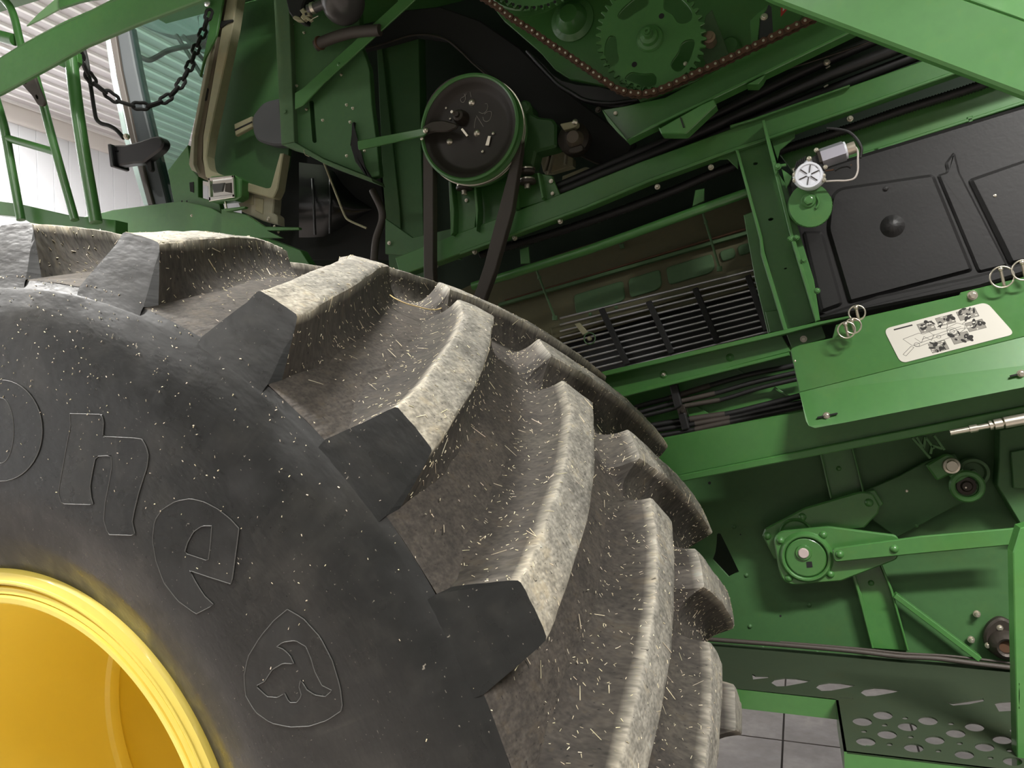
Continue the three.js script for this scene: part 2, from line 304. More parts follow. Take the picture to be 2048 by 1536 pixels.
// one lug, at angle 0, on the near half
const tabR = [[.02, .27], [.06, .248], [.12, .222], [.18, .196], [.25, .160], [.31, .133], [.37, .106], [.45, .073], [.50, .056], [.56, .032], [.60, .016], [.645, -.001]];
const tabL = [[.075, .336], [.10, .318], [.15, .282], [.2, .25], [.25, .231], [.31, .202], [.37, .176], [.43, .153], [.5, .125], [.54, .108], [.59, .091], [.635, .077], [.645, .074]];
function lugGeometry(seed) {
  const FL = 7, TOP = 6, ND = 6, NV = 34;
  const cols = [];                                             // across: flank R, top, flank L  -> {u, d, side}
  for (let i = FL; i >= 1; i--) cols.push({ u: 0, t: i / FL, s: -1 });
  cols.push({ u: 0, t: 0, s: -1, edge: 1 });
  for (let i = 0; i <= TOP; i++) cols.push({ u: .05 + .9 * i / TOP, t: 0, s: 0 });
  cols.push({ u: 1, t: 0, s: 1, edge: 1 });
  for (let i = 1; i <= FL; i++) cols.push({ u: 1, t: i / FL, s: 1 });
  const rows = [];
  for (let i = ND; i >= 1; i--) rows.push({ v: 0, t: i / ND });
  for (let i = 0; i <= NV; i++) rows.push({ v: i / NV, t: 0 });
  // quadratic flank: returns [outward, down] fractions
  const flank = (t, sharp) => { const a = .22, b = .95, o = 2 * t * (1 - t) * a + t * t, d = 2 * t * (1 - t) * b + t * t; return [o * (1 - sharp) + t * sharp, d * (1 - sharp) + t * sharp]; };
  const pos = [], col = [], uv = [], idx = [], nc = cols.length;
  const put = (phi, r, z, c, k) => { pos.push(r * Math.cos(phi), r * Math.sin(phi), z); col.push(...c); uv.push(phi + seed, z * 1.0 + k); };
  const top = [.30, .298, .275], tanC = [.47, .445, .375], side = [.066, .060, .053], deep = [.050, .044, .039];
  for (const ro of rows) for (const c of cols) {
    const v = ro.v, zR = .02 + .622 * v, zL = .082 + .558 * v;
    let z = zR + (zL - zR) * c.u, phi = smoothTab(tabR, zR) * (1 - c.u) + smoothTab(tabL, zL) * c.u;
    const sh = smooth(.78, 1, v), wR = .060 * (1 - sh) + .028 * sh, wL = .072 * (1 - sh) + .036 * sh;
    const [oU, dU] = flank(c.t, sh), [oV, dV] = flank(ro.t, 0);
    const dir = V(.9, -.35, 0);                                  // nose points along +phi and towards the middle
    phi += c.s < 0 ? -oU * wR : c.s > 0 ? oU * wL : 0;
    phi += oV * .035 * dir.x; z += oV * .05 * dir.y * 1.4;
    if (c.s !== 0 && v < .98) z += c.s * oU * .018 * (1 - sh);
    const rT = crown(Math.min(.634, Math.abs(z))) - (c.edge ? .0022 : 0), rB = floorR(z) - .004;
    const D = 1 - (1 - dU) * (1 - dV);
    let r = rT - (rT - rB) * Math.min(1, D);
    const wear = n3(phi * 9 + seed, z * 9, seed * 3, 1);
    const x = Math.cos(phi) * r, y = Math.sin(phi) * r;
    r += .0022 * n3(x + seed, y, z, 18) * (D > .98 ? 0 : 1) + .0009 * n3(x, y + seed, z, 70);
    let cc;
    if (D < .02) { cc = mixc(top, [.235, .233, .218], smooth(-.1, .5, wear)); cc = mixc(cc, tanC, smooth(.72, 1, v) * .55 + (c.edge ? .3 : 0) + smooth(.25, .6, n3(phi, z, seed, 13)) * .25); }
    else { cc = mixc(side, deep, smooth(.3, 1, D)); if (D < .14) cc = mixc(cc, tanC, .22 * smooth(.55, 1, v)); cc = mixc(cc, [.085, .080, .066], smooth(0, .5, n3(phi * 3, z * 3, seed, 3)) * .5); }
    put(phi, r, z, cc, 0);
  }
  const nr = rows.length;
  for (let i = 0; i < nr - 1; i++) for (let j = 0; j < nc - 1; j++) { const a = i * nc + j, b = a + nc; idx.push(a, b, a + 1, b, b + 1, a + 1); }
  // shoulder end face, down on to the side wall
  const EB = 12, s0 = pos.length / 3, last = (nr - 1) * nc;
  const face = [];
  for (let k = 0; k <= EB; k++) for (let j = 0; j < nc; j++) {
    const x = pos[3 * (last + j)], y = pos[3 * (last + j) + 1], phi = Math.atan2(y, x), r0 = Math.hypot(x, y), z0 = pos[3 * (last + j) + 2], t = k / EB;
    const rB = .890, r = r0 + (rB - r0) * t, zb = r < .908 ? sideZ(r) + -.0012 + .0040 * smooth(.889, .905, r) : sideZ(.908) + .0028 + (.637 - sideZ(.908) - .0028) * (r - .908) / .092;
    const z = k === 0 ? z0 : Math.max(zb, z0 - .002);
    face.push([phi, r, z]);
  }
  return { pos, col, uv, idx, nc, face, EB };
}
function buildLug(seed) {
  const L = lugGeometry(seed);
  const g = new THREE.BufferGeometry(); g.setAttribute('position', new THREE.Float32BufferAttribute(L.pos, 3)); g.setAttribute('color', new THREE.Float32BufferAttribute(L.col, 3)); g.setAttribute('uv', new THREE.Float32BufferAttribute(L.uv, 2)); g.setIndex(L.idx); g.computeVertexNormals();
  const e = new THREE.BufferGeometry(), p = [], u = [], id = [];
  for (const [phi, r, z] of L.face) { p.push(r * Math.cos(phi), r * Math.sin(phi), z); u.push(phi / (Math.PI * 2) + seed * .13, (r - .45) * 2.1); }
  for (let k = 0; k < L.EB; k++) for (let j = 0; j < L.nc - 1; j++) { const a = k * L.nc + j, b = a + L.nc; id.push(a, a + 1, b, b, a + 1, b + 1); }
  e.setAttribute('position', new THREE.Float32BufferAttribute(p, 3)); e.setAttribute('uv', new THREE.Float32BufferAttribute(u, 2)); e.setIndex(id);
  const nr = []; for (const [phi, r] of L.face) { const q = Math.min(r, .9), s = (sideZ(q + .006) - sideZ(q - .006)) / .012, t = smooth(.895, .915, r), k = s * (1 - t) + (.637 - sideZ(.908)) / .092 * t, v = V(-k * Math.cos(phi), -k * Math.sin(phi), 1).normalize(); nr.push(v.x, v.y, v.z); } e.setAttribute('normal', new THREE.Float32BufferAttribute(nr, 3));
  return [toCreasedNormals(g, .7), e];
}
const lugVariants = [0, 1, 2].map(k => buildLug(k * 1.7 + .3));
const lugs = [];
for (let side = 0; side < 2; side++) for (let k = 0; k < NL; k++) {
  const [g, e] = lugVariants[(k * 2 + side) % 3];
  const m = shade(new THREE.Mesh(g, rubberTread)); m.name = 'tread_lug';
  const cap = shade(new THREE.Mesh(e, rubberSide)); cap.name = 'lug_end';
  const ang = BASE0 + k * PITCH + (side ? -PITCH / 2 : 0);
  m.rotation.z = ang; if (side) m.scale.z = -1;
  wheel.add(m); m.add(cap); lugs.push([m, side, ang]);
}
// straw and chaff caught on the tread: too many bits to count
{
  const bits = new THREE.BufferGeometry(); { const g = new THREE.CylinderGeometry(.5, .35, 1, 4); bits.copy(boxUV(g.toNonIndexed())); }
  const strawMat = new THREE.MeshStandardMaterial({ color: srgb(228, 218, 194), roughness: .8 });
  const N = 11000, im = new THREE.InstancedMesh(bits, strawMat, N); im.name = 'straw_chaff'; im.userData.kind = 'stuff'; shade(im);
  const M = new THREE.Matrix4(), q = new THREE.Quaternion(), c = new THREE.Color(), up = V(0, 1, 0);
  const mats = lugs.map(([m]) => { m.updateMatrix(); return m.matrix.clone(); });
  const a = V(0, 0, 0), b = V(0, 0, 0), d = V(0, 0, 0);
  let i = 0, guard = 0; const vis = lugs.map((l, k) => k).filter(k => { const t = ((lugs[k][2] + .15) % (Math.PI * 2)); return t > -.25 && t < 1.95 && true; });
  while (i < N && guard++ < N * 20) {
    let p, nrm;
    if (rnd() < .66) {                                           // on a lug
      const k = vis[Math.floor(rnd() * vis.length)], g = lugs[k][0].geometry, pa = g.attributes.position, f = Math.floor(rnd() * pa.count / 3) * 3;
      a.fromBufferAttribute(pa, f).applyMatrix4(mats[k]); b.fromBufferAttribute(pa, f + 1).applyMatrix4(mats[k]); d.fromBufferAttribute(pa, f + 2).applyMatrix4(mats[k]);
      const r1 = rnd(), r2 = rnd() * (1 - r1); p = a.clone().multiplyScalar(1 - r1 - r2).addScaledVector(b, r1).addScaledVector(d, r2);
      nrm = b.clone().sub(a).cross(d.clone().sub(a)).normalize(); if (nrm.dot(p) < 0) nrm.negate();
      if (Math.hypot(p.x, p.y) > crown(Math.min(.634, Math.abs(p.z))) - .006 && rnd() < .72) continue;
    } else if (rnd() < .6) {                                      // on the floor of the tread
      const t = -.1 + rnd() * 2, z = (rnd() * 2 - 1) * .62, r = floorR(z) + .004; p = V(r * Math.cos(t), r * Math.sin(t), z); nrm = V(Math.cos(t), Math.sin(t), 0);
    } else {                                                     // specks on the side wall, mostly near the shoulder
      const t = .3 + 1.7 * Math.pow(rnd(), .45), r = .915 - Math.pow(rnd(), 1.8) * .36; p = V(r * Math.cos(t), r * Math.sin(t), sideZ(Math.min(.908, r)) + .0008); nrm = V(0, 0, 1); if (rnd() < .55 || r < .6 + .12 * rnd()) continue;
    }
    const on = nrm.z > .9, len = on ? .0010 + rnd() * .0022 : rnd() < .05 ? .010 + rnd() * .018 : .0018 + rnd() * .0048, w = on ? .0008 + rnd() * .0010 : .0006 + rnd() * .0010;
    const t = V(rnd() - .5, rnd() - .5, rnd() - .5).cross(nrm).normalize(); q.setFromUnitVectors(up, t);
    M.compose(p.addScaledVector(nrm, w * .4), q, V(w, len, w)); im.setMatrixAt(i, M);
    const s = .55 + rnd() * .55; c.setRGB(s, s * (.92 + .1 * rnd()), s * (.8 + .2 * rnd())); im.setColorAt(i, c); i++;
  }
  im.count = i; wheel.add(im);
}
// one long bent straw lying in the hollow between two lugs
{
  const hit = (px, py) => { const o = camera.position, d = P(px, py, 0).sub(o).normalize(), p = o.clone(); for (let i = 0; i < 4000; i++) { p.addScaledVector(d, .001); if (Math.abs(p.z) < .66 && Math.hypot(p.x, p.y - HUB) < floorR(p.z) + .022) return p; } return null; };
  add(wheel, 'straw_strand', tubeG([[780, 590], [790, 597], [800, 602], [815, 608], [830, 612], [845, 616], [860, 619], [875, 619], [888, 613], [900, 606]].map(a => hit(...a)).filter(p => p), .0013, { seg: 60, rad: 6 }), new THREE.MeshStandardMaterial({ color: srgb(206, 180, 128), roughness: .8 }));
}
// raised lettering and emblem on the side wall
{
  const K = 2.844, zs = .690, zt = zs + .0009;
  const letterMat = rubberSide.clone(); for (const k of ['map', 'bumpMap', 'roughnessMap']) { letterMat[k] = rubberSide[k].clone(); letterMat[k].repeat.set(2.1, 2.1); letterMat[k].needsUpdate = true; }
  const edgeMat = new THREE.MeshPhysicalMaterial({ color: srgb(78, 78, 75), roughness: .42 });  // lighter than the rubber: the ridge highlight is put into the colour
  const raised = (name, pts, holes, ox, oy) => {
    const f = l => l.map(a => [a[0] / K + ox, a[1] / K + oy]);
    const o = f(pts), hs = holes.map(f);
    const m = add(wheel, name, plateG(o, zt, .004, { holes: hs, bevel: .0006 }), letterMat);
    const loops = [o, ...hs].map(l => { const w = l.map(a => P(a[0], a[1], zt)); w.push(w[0].clone()); return tubeG(w, 0.0007, { straight: true, seg: w.length * 3, rad: 6 }); });
    add(m, 'moulded_edge', loops, edgeMat); return m;
  };
  const O = (rx, ry, n) => Array.from({ length: n }, (_, i) => [5 + rx * Math.cos(i / n * 2 * Math.PI), 288 + ry * Math.sin(i / n * 2 * Math.PI)]);
  raised('letter_o', O(236, 288, 48), [O(74, 186, 36)], 0, 760);
  raised('letter_n', [[398, 192], [580, 196], [590, 240], [585, 322], [760, 330], [810, 337], [832, 380], [845, 430], [836, 500], [812, 570], [790, 640], [765, 740], [752, 810], [770, 885], [615, 880], [590, 800], [598, 700], [620, 590], [638, 490], [632, 430], [545, 435], [530, 500], [512, 600], [518, 670], [530, 710], [350, 705], [332, 640], [350, 540], [375, 400], [402, 260]], [], 0, 760);
  raised('letter_e', [[1360, 845], [1345, 960], [1332, 1060], [1318, 1162], [1200, 1125], [1080, 1085], [1110, 1145], [1160, 1225], [1217, 1280], [1115, 1332], [1010, 1255], [930, 1150], [888, 1030], [867, 910], [880, 800], [925, 735], [1000, 690], [1085, 675], [1165, 695], [1240, 735], [1310, 790]], [[[1205, 830], [1198, 930], [1185, 1030], [1050, 985], [1065, 930], [1100, 865], [1150, 830]]], 0, 760);
  raised('shield_emblem', [[1635, 338], [1725, 390], [1820, 495], [1890, 630], [1935, 780], [1950, 910], [1860, 970], [1760, 1003], [1650, 1008], [1540, 985], [1450, 920], [1398, 830], [1388, 720], [1410, 610], [1480, 495], [1560, 400]], [[[1575, 550], [1610, 525], [1680, 515], [1740, 550], [1770, 620], [1790, 690], [1830, 770], [1890, 800], [1850, 835], [1790, 825], [1745, 795], [1712, 740], [1700, 775], [1716, 830], [1690, 868], [1645, 868], [1618, 815], [1580, 840], [1520, 835], [1455, 775], [1505, 748], [1550, 680], [1610, 645], [1672, 648], [1650, 600], [1612, 565]]], 0, 1100);
}
// rim
{
  const prof = [[.455, .600], [.4545, .630], [.452, .6365], [.449, .6395], [.4375, .6405], [.4365, .6425], [.434, .6435], [.4305, .6415], [.4293, .637], [.4287, .627], [.4262, .627], [.4256, .634], [.4245, .637], [.4235, .6375], [.4150, .6375], [.4142, .636], [.4138, .632], [.4126, .632], [.4122, .636], [.4112, .638], [.409, .639], [.4005, .6375], [.3975, .634], [.396, .62], [.394, .58], [.3925, .50], [.390, .30], [.387, .165], [.381, .142], [.372, .135], [.3685, .125], [.3695, .112], [.378, .105], [.386, .09], [.388, .05], [.386, -.04], [.378, -.06], [.374, -.10], [.374, -.22], [.35, -.25], [.2, -.27], [.14, -.262], [.12, -.25], [.0, -.25]];
  const g = latheG(V(0, 0, 0), prof.map(a => [a[0], a[1]]), 220); g.translate(0, HUB, 0);
  const rim = add(wheel, 'rim', g, yellow);
  const studs = new THREE.CylinderGeometry(.016, .016, .04, 6); studs.rotateX(Math.PI / 2);
  for (let k = 0; k < 10; k++) place(rim, 'wheel_nut', studs, zinc, V(.155 * Math.cos(k * .628), HUB + .155 * Math.sin(k * .628), -.245));
  // back of the barrel carries the far bead
  const b = latheG(V(0, HUB, 0), [[.374, -.22], [.39, -.3], [.40, -.5], [.43, -.6], [.452, -.63], [.456, -.60], [.44, -.58]], 120); add(rim, 'inner_barrel', b, yellow);
}
// ---------------------------------------------------------------- lower right: frame rail, cover panel, hoses, inner panel with its levers, step plate
const E0 = V(0, 0, -.006);
const C8 = (x, y) => [1250 + x / 2.566, 600 + y / 2.566], L1 = (x, y, r) => [1360 + x / 2.977, 840 + y / 2.977, r], L2 = (x, y, r) => [1400 + x / 3.16, 1180 + y / 3.16, r];
const C6 = (x, y, r) => [800 + x / 2.695, 380 + y / 2.695, r], C7 = (x, y, r) => [1400 + x / 3.16, 240 + y / 3.16, r], C4 = (x, y, r) => [1300 + x / 2.738, y / 2.738, r];
const C1 = (x, y, r) => [x / 3.657, y / 3.657, r], C2 = (x, y, r) => [360 + x / 3.657, y / 3.657, r], C3 = (x, y, r) => [800 + x / 3.657, y / 3.657, r], C5 = (x, y, r) => [360 + x / 3.657, 300 + y / 3.657, r];
const S1 = (x, y, r) => [960 + x / 6.4, y / 6.4, r], S2 = (x, y, r) => [1180 + x / 6.4, y / 6.4, r], S3 = (x, y, r) => [1460 + x / 6.4, y / 6.4, r], S4 = (x, y, r) => [1080 + x / 6.4, 160 + y / 6.4, r], PU = (x, y, r) => [840 + x / 6.4, 140 + y / 6.4, r], S6 = (x, y, r) => [560 + x / 6.4, 200 + y / 6.4, r], S7 = (x, y, r) => [380 + x / 6.4, y / 6.4, r];
const L7 = (x, y, r) => [x / 7.31, y / 7.31, r], L6 = (x, y, r) => [x / 6.4, 200 + y / 6.4, r];
{ // main rail
  const t = thing('frame_rail', 'broad green frame rail running rearwards from behind the tyre under the hoses', 'rail', P(1700, 850, -.80));
  plate(t, 'rail_face', [[1240, 895], [1312, 879], [1605, 822], [2600, 630], [2600, 702], [1386, 945], [1240, 975]], -.80, .05, green);
  plate(t, 'bottom_lip', [[1240, 975], [1386, 945], [2600, 702], [2600, 725], [1386, 959], [1240, 989]], -.785, .055, green, { bevel: .003 });
}
{ // cover panel with the sticker
  const t = thing('cover_panel', 'bent dark green cover panel carrying the white diagram sticker, bolted over the hoses', 'panel', P(1800, 740, -.76));
  plate(t, 'panel_face', roundPoly([[1580, 698, 8], [1600, 690], [1665, 676], [1672, 650], [1700, 640], [1919, 590], [1921, 585], [2600, 418], [2600, 537], [1599, 785]]), -.76, .006, green);
  slab(t, 'lower_flange', [P(1599, 785, -.76), P(1612, 842, -.712), P(1618, 852, -.705), P(1630, 856, -.702), P(1696, 844, -.70), P(2600, 665, -.70), P(2600, 537, -.76)], E0, green);
  bolt(t, 1653, 831, -.712, .0085, zinc); bolt(t, 2042, 747, -.712, .0085, zinc); bolt(t, 1945, 591, -.76, .0115, zinc);
  for (const [a, b, c, d] of [[1636, 835, 1646, 833], [1660, 830, 1674, 827], [2022, 752, 2034, 749]]) plate(t, 'slot', slotPx(a, b, c, d, 1.6), -.7075, .006, dark, { bevel: 0 });
  bolt(t, 1590, 722, -.76, .003, zinc, { dome: 1, name: 'rivet' });
  // the sticker: flat print on a thin plate
  const cv = document.createElement('canvas'); cv.width = 1024; cv.height = 384; const g = cv.getContext('2d');
  g.fillStyle = '#cfccc2'; g.fillRect(0, 0, 1024, 384); g.strokeStyle = '#3b3a36'; g.fillStyle = '#2c2b29'; g.lineWidth = 3;
  g.fillRect(90, 28, 190, 14);
  const pic = (x, y, w, h, s) => { const r = mulberry(s); g.fillStyle = '#8f8c84'; g.fillRect(x, y, w, h); g.fillStyle = '#2b2a28'; for (let i = 0; i < 9; i++) { g.beginPath(); g.ellipse(x + r() * w, y + r() * h, 8 + r() * w * .16, 6 + r() * h * .16, r() * 3, 0, 7); g.save(); g.restore(); g.fill(); } g.fillStyle = '#d8d5cb'; for (let i = 0; i < 7; i++) g.fillRect(x + r() * w * .85, y + r() * h * .85, 6 + r() * 22, 4 + r() * 10); g.strokeRect(x, y, w, h); };
  pic(320, 42, 150, 96, 1); pic(510, 30, 165, 86, 2); pic(720, 22, 180, 92, 3); pic(745, 150, 165, 92, 4); pic(330, 262, 165, 96, 5); pic(560, 230, 170, 96, 6);
  g.beginPath(); g.ellipse(800, 10, 26, 10, 0, 0, 7); g.fillStyle = '#2b2a28'; g.fill();
  g.lineWidth = 3.5; const line = a => { g.beginPath(); a.forEach((p, i) => i ? g.lineTo(p[0], p[1]) : g.moveTo(p[0], p[1])); g.stroke(); };
  line([[130, 150], [300, 130], [330, 150], [480, 140], [560, 150], [680, 128], [740, 165], [720, 205], [640, 235], [540, 250], [420, 262], [330, 250], [240, 262], [180, 230], [130, 150]]);
  line([[60, 300], [170, 240], [190, 258], [80, 322], [60, 300]]); line([[240, 170], [280, 230], [330, 176], [380, 232], [430, 180]]); line([[300, 200], [540, 178], [700, 170]]); line([[200, 236], [430, 214], [690, 190]]);
  for (const [x, y, r] of [[600, 196, 46], [600, 196, 22], [230, 238, 26], [460, 214, 20]]) { g.beginPath(); g.ellipse(x, y, r, r * .8, 0, 0, 7); g.stroke(); }
  line([[395, 138], [420, 185]]); line([[590, 116], [560, 170]]); line([[800, 114], [720, 150]]); line([[745, 200], [690, 190]]); line([[410, 262], [400, 240]]); line([[640, 230], [650, 215]]);
  const tx = new THREE.CanvasTexture(cv); tx.colorSpace = THREE.SRGBColorSpace;
  const stk = new THREE.MeshStandardMaterial({ map: tx, roughness: .45 });
  const q = [[1767, 658], [1973, 604], [2030, 668], [1802, 727]];
  const gg = plateG(roundPoly(q.map(a => [...a, 14])), -.7585, .0015, { bevel: 0 });
  const [A, B, , D] = q.map(a => P(a[0], a[1], -.7585)), ex = B.clone().sub(A), ey = D.clone().sub(A), det = ex.x * ey.y - ex.y * ey.x, pa = gg.attributes.position, uv = [];
  for (let i = 0; i < pa.count; i++) { const dx = pa.getX(i) - A.x, dy = pa.getY(i) - A.y; uv.push((dx * ey.y - dy * ey.x) / det, 1 - (ex.x * dy - ex.y * dx) / det); }
  gg.setAttribute('uv', new THREE.Float32BufferAttribute(uv, 2));
  add(t, 'diagram_sticker', gg, stk, { uv: 1, label: 'white rounded sticker with small black diagrams and photos' });
}
// spring linch pins hanging on the panel edge
[[2004, 554, 21, 'steel ring linch pin at the tank foot, left of the one cut by the frame'], [2047, 540, 20, 'steel ring linch pin cut by the right frame edge beside the tank foot'], [1714, 626, 15, 'uppermost of the three small ring pins below the tank corner'], [1706, 652, 15, 'middle one of the three small ring pins below the tank corner'], [1693, 660, 16, 'lowest of the three small ring pins below the tank corner']].forEach(([x, y, r, lab], i) => {
  const z = -.735 + i * .004, t = thing('linch_pin', lab, 'pin', P(x, y, z), 'ring linch pins');
  const R = P(x, y + r, z).distanceTo(P(x, y, z)); const g = new THREE.TorusGeometry(R, .0022, 8, 40); const c = P(x, y, z); g.translate(c.x, c.y, c.z); add(t, 'ring', g, zinc);
  tube(t, 'pin', [P(x - r * .15, y - r * .75, z), P(x + r * .22, y + r * .85, z - .01)], .0038, zinc, { straight: 1 });
  const h = new THREE.SphereGeometry(.0062, 12, 8), hp = P(x - r * .15, y - r * .75, z); h.translate(hp.x, hp.y, hp.z); add(t, 'pin_head', h, zinc);
});
{ // narrow channel under the grille
  const t = thing('sill_channel', 'green channel with two domed bolts along the foot of the slatted grille', 'channel', P(1400, 730, -.90));
  plate(t, 'web', [[1150, 765], [1562, 668], [1582, 703], [1255, 787], [1160, 810]], -.92, .012, green);
  plate(t, 'top_flange', [[1150, 756], [1562, 661], [1640, 643], [1702, 631], [1702, 636], [1640, 650], [1564, 670], [1150, 766]], -.87, .06, green);
  plate(t, 'bottom_flange', [[1150, 809], [1250, 785], [1578, 704], [1580, 711], [1250, 793], [1150, 816]], -.88, .05, green);
  bolt(t, 1327, 749, -.92, .0125, green, { dome: 1 }); bolt(t, 1460, 715, -.92, .0125, green, { dome: 1 }); bolt(t, 1327, 749, -.916, .007, zinc, { name: 'bolt_tip', dome: 1 }); bolt(t, 1460, 715, -.916, .007, green, { name: 'bolt_tip', dome: 1 });
}
{ const t = thing('backing_plate', 'dark green sheet behind the two hose bundles', 'panel', P(1430, 800, -1.0));
  plate(t, 'sheet', [[1150, 800], [1590, 690], [1640, 840], [1280, 920], [1150, 920]], -1.0, .01, green);
  add(t, 'brace', barG(P(1470, 738, -.985), P(1496, 752, -.985), .008, .02), green); add(t, 'brace', barG(P(1548, 775, -.985), P(1584, 797, -.985), .007, .02), green);
  plate(t, 'tab', [[1372, 815], [1384, 806], [1420, 828], [1378, 836]], -.985, .008, green);
}
// hoses
[[[[1230, 832], [1280, 812], [1340, 796], [1420, 771], [1500, 749], [1560, 737], [1625, 722]], 5.2, 'topmost hose of the upper bundle'],
 [[[1230, 838], [1290, 822], [1360, 803], [1430, 787], [1510, 764], [1625, 738]], 4.6, 'second hose of the upper bundle, just under the topmost'],
 [[[1230, 846], [1300, 829], [1370, 812], [1440, 800], [1520, 776], [1630, 750]], 4.2, 'lowest hose of the upper bundle'],
 [[[1240, 860], [1310, 850], [1380, 839], [1450, 829], [1530, 810], [1630, 784]], 6, 'topmost hose of the lower bundle'],
 [[[1240, 871], [1310, 861], [1390, 848], [1460, 836], [1540, 818], [1640, 796]], 5, 'middle hose of the lower bundle'],
 [[[1240, 882], [1312, 873], [1390, 859], [1460, 844], [1550, 825], [1640, 806]], 5, 'lowest hose of the lower bundle, close above the rail']].forEach(([pts, r, lab], i) => {
  const z = -.955 + (i % 3) * .012, t = thing('hydraulic_hose', 'black ' + lab, 'hose', P(1430, 800, z), 'hydraulic hoses');
  add(t, 'hose', tubeG(pxl(pts, z), r / PM(z), { seg: 60, rad: 14 }), blackPlastic);
  const s = pts.length - 3, a = P(...pts[2], z), b = P(...pts[3], z); add(t, 'sleeve', tubeG([a, a.clone().lerp(b, .5), b], r / PM(z) * 1.12, { seg: 12 }), blackRubber);
});
{ const t = thing('hose_clamp', 'black two-part strap clamp holding both hose bundles', 'clamp', P(1355, 810, -.93));
  plate(t, 'upper_strap', roundPoly([[1338, 770, 4], [1353, 766, 4], [1364, 812, 5], [1350, 820, 5]]), -.915, .03, blackPlastic, { bevel: .004 });
  plate(t, 'lower_strap', roundPoly([[1356, 828, 4], [1370, 824, 4], [1379, 858, 4], [1364, 862, 4]]), -.915, .03, blackPlastic, { bevel: .004 });
  plate(t, 'link_plate', roundPoly([[1352, 812, 5], [1368, 808, 5], [1374, 832, 5], [1358, 836, 5]]), -.922, .02, darkSteel); bolt(t, 1366, 822, -.92, .008, darkSteel);
}
{ // inner panel
  const t = thing('inner_panel', 'large flat green side panel with a black triangular hole, low behind the lever arms', 'panel', P(1700, 1100, -1.10));
  const tri = [L1(215, 680), L1(228, 670), L1(245, 674), L1(357, 905), L1(290, 940), L1(190, 832), L1(205, 790), L1(212, 740)];
  plate(t, 'sheet', [[1300, 960], [1600, 905], [2600, 700], [2600, 1405], [1430, 1292], [1300, 1285]], -1.10, .012, greenFlat, { holes: [tri] });
  for (const a of [[320, 635], [395, 925], [770, 1100]]) bolt(t, ...L1(...a).slice(0, 2), -1.10, .0075, greenFlat, { dome: 1, name: 'rivet', h: 1.6 });
  for (const a of [[690, 95], [315, 230], [740, 398], [395, 368]]) bolt(t, ...L2(...a).slice(0, 2), -1.10, .0075, greenFlat, { dome: 1, name: 'rivet', h: 1.6 });
  for (const a of [[1419, 966, 3], [1561, 1232, 2.2], [1481, 1069, 1.4]]) plate(t, 'hole', circlePx(a[0], a[1], a[2], 12), -1.099, .002, dark, { bevel: 0 });
}
{ const t = thing('upright_strut', 'flat upright green channel above the lever arms, one rivet in it', 'strut', P(1684, 950, -1.08));
  plate(t, 'web', [L1(835, 180), L1(1018, 150), L1(1095, 410), L1(1100, 470), L1(905, 470)], -1.083, .014, green);
  plate(t, 'flange', [L1(828, 180), L1(842, 180), L1(908, 470), L1(895, 470)], -1.06, .04, green); plate(t, 'flange', [L1(1016, 150), L1(1028, 150), L1(1108, 470), L1(1096, 470)], -1.06, .04, green);
  bolt(t, ...L1(945, 288).slice(0, 2), -1.085, .009, green, { dome: 1, name: 'rivet', h: 1.6 });
}
{ const t = thing('upright_strut', 'flat upright green channel under the lever arms down to the black cable', 'strut', P(1760, 1230, -1.08));
  plate(t, 'web', [L1(1015, 900), L1(1190, 860), L2(1205, 0), L2(1315, 385), L2(1092, 370)], -1.085, .014, green);
  plate(t, 'flange', [L1(1015, 900), L1(1040, 900), L2(1010, 0), L2(1030, 50), L2(1098, 372), L2(1085, 370), L2(990, 0)], -1.055, .045, green); plate(t, 'flange', [L1(1190, 860), L1(1204, 860), L2(1218, 0), L2(1322, 385), L2(1308, 385), L2(1200, 0)], -1.055, .045, green);
  bolt(t, ...L1(1138, 970).slice(0, 2), -1.085, .009, green, { dome: 1, name: 'rivet', h: 1.6 });
  add(t, 'diagonal_brace', barG(P(...L2(1228, 28), -1.06), P(...L2(1765, 432), -1.06), .016, .03), green);
}
{ // lever assembly
  const t = thing('rear_lever', 'green lever plate half hidden behind the round bearing arm', 'lever', P(1600, 1050, -1.03));
  plate(t, 'lever_plate', roundPoly([L1(490, 690), L1(505, 648), L1(740, 525), L1(1085, 424, 14), L1(1150, 440, 8), L1(1190, 512), L1(1180, 556), L1(1095, 645), L1(700, 700), L1(585, 838), L1(560, 826)]), -1.035, .02, green, { bevel: .004 });
  for (const a of [[728, 578], [1125, 492], [520, 690]]) bolt(t, ...L1(...a).slice(0, 2), -1.035, .0125, green, { dome: 1, h: 1.8 });
  plate(t, 'tongue', [L1(1110, 425), L1(1160, 418), L1(1212, 498), L1(1165, 540)], -1.05, .015, green);
  const c = P(...L1(690, 680), -1.034); add(t, 'boss', latheG(c, [[.04, 0], [.046, .006], [.05, 0]], 40), green);
}
{ const t = thing('diagonal_link', 'wide flat green link rising from the levers to the upper right pivot', 'link', P(1850, 990, -1.07));
  plate(t, 'link_plate', roundPoly([L1(1085, 428), L1(1300, 335), L1(1475, 240), L1(1640, 200), L1(1790, 440), L1(1620, 525), L1(1290, 700), L1(1150, 600)]), -1.07, .012, greenFlat);
  bolt(t, ...L1(1350, 423).slice(0, 2), -1.07, .0045, zinc, { dome: 1, name: 'rivet' }); bolt(t, ...L1(1408, 630).slice(0, 2), -1.07, .0055, green, { dome: 1, name: 'rivet' });
}
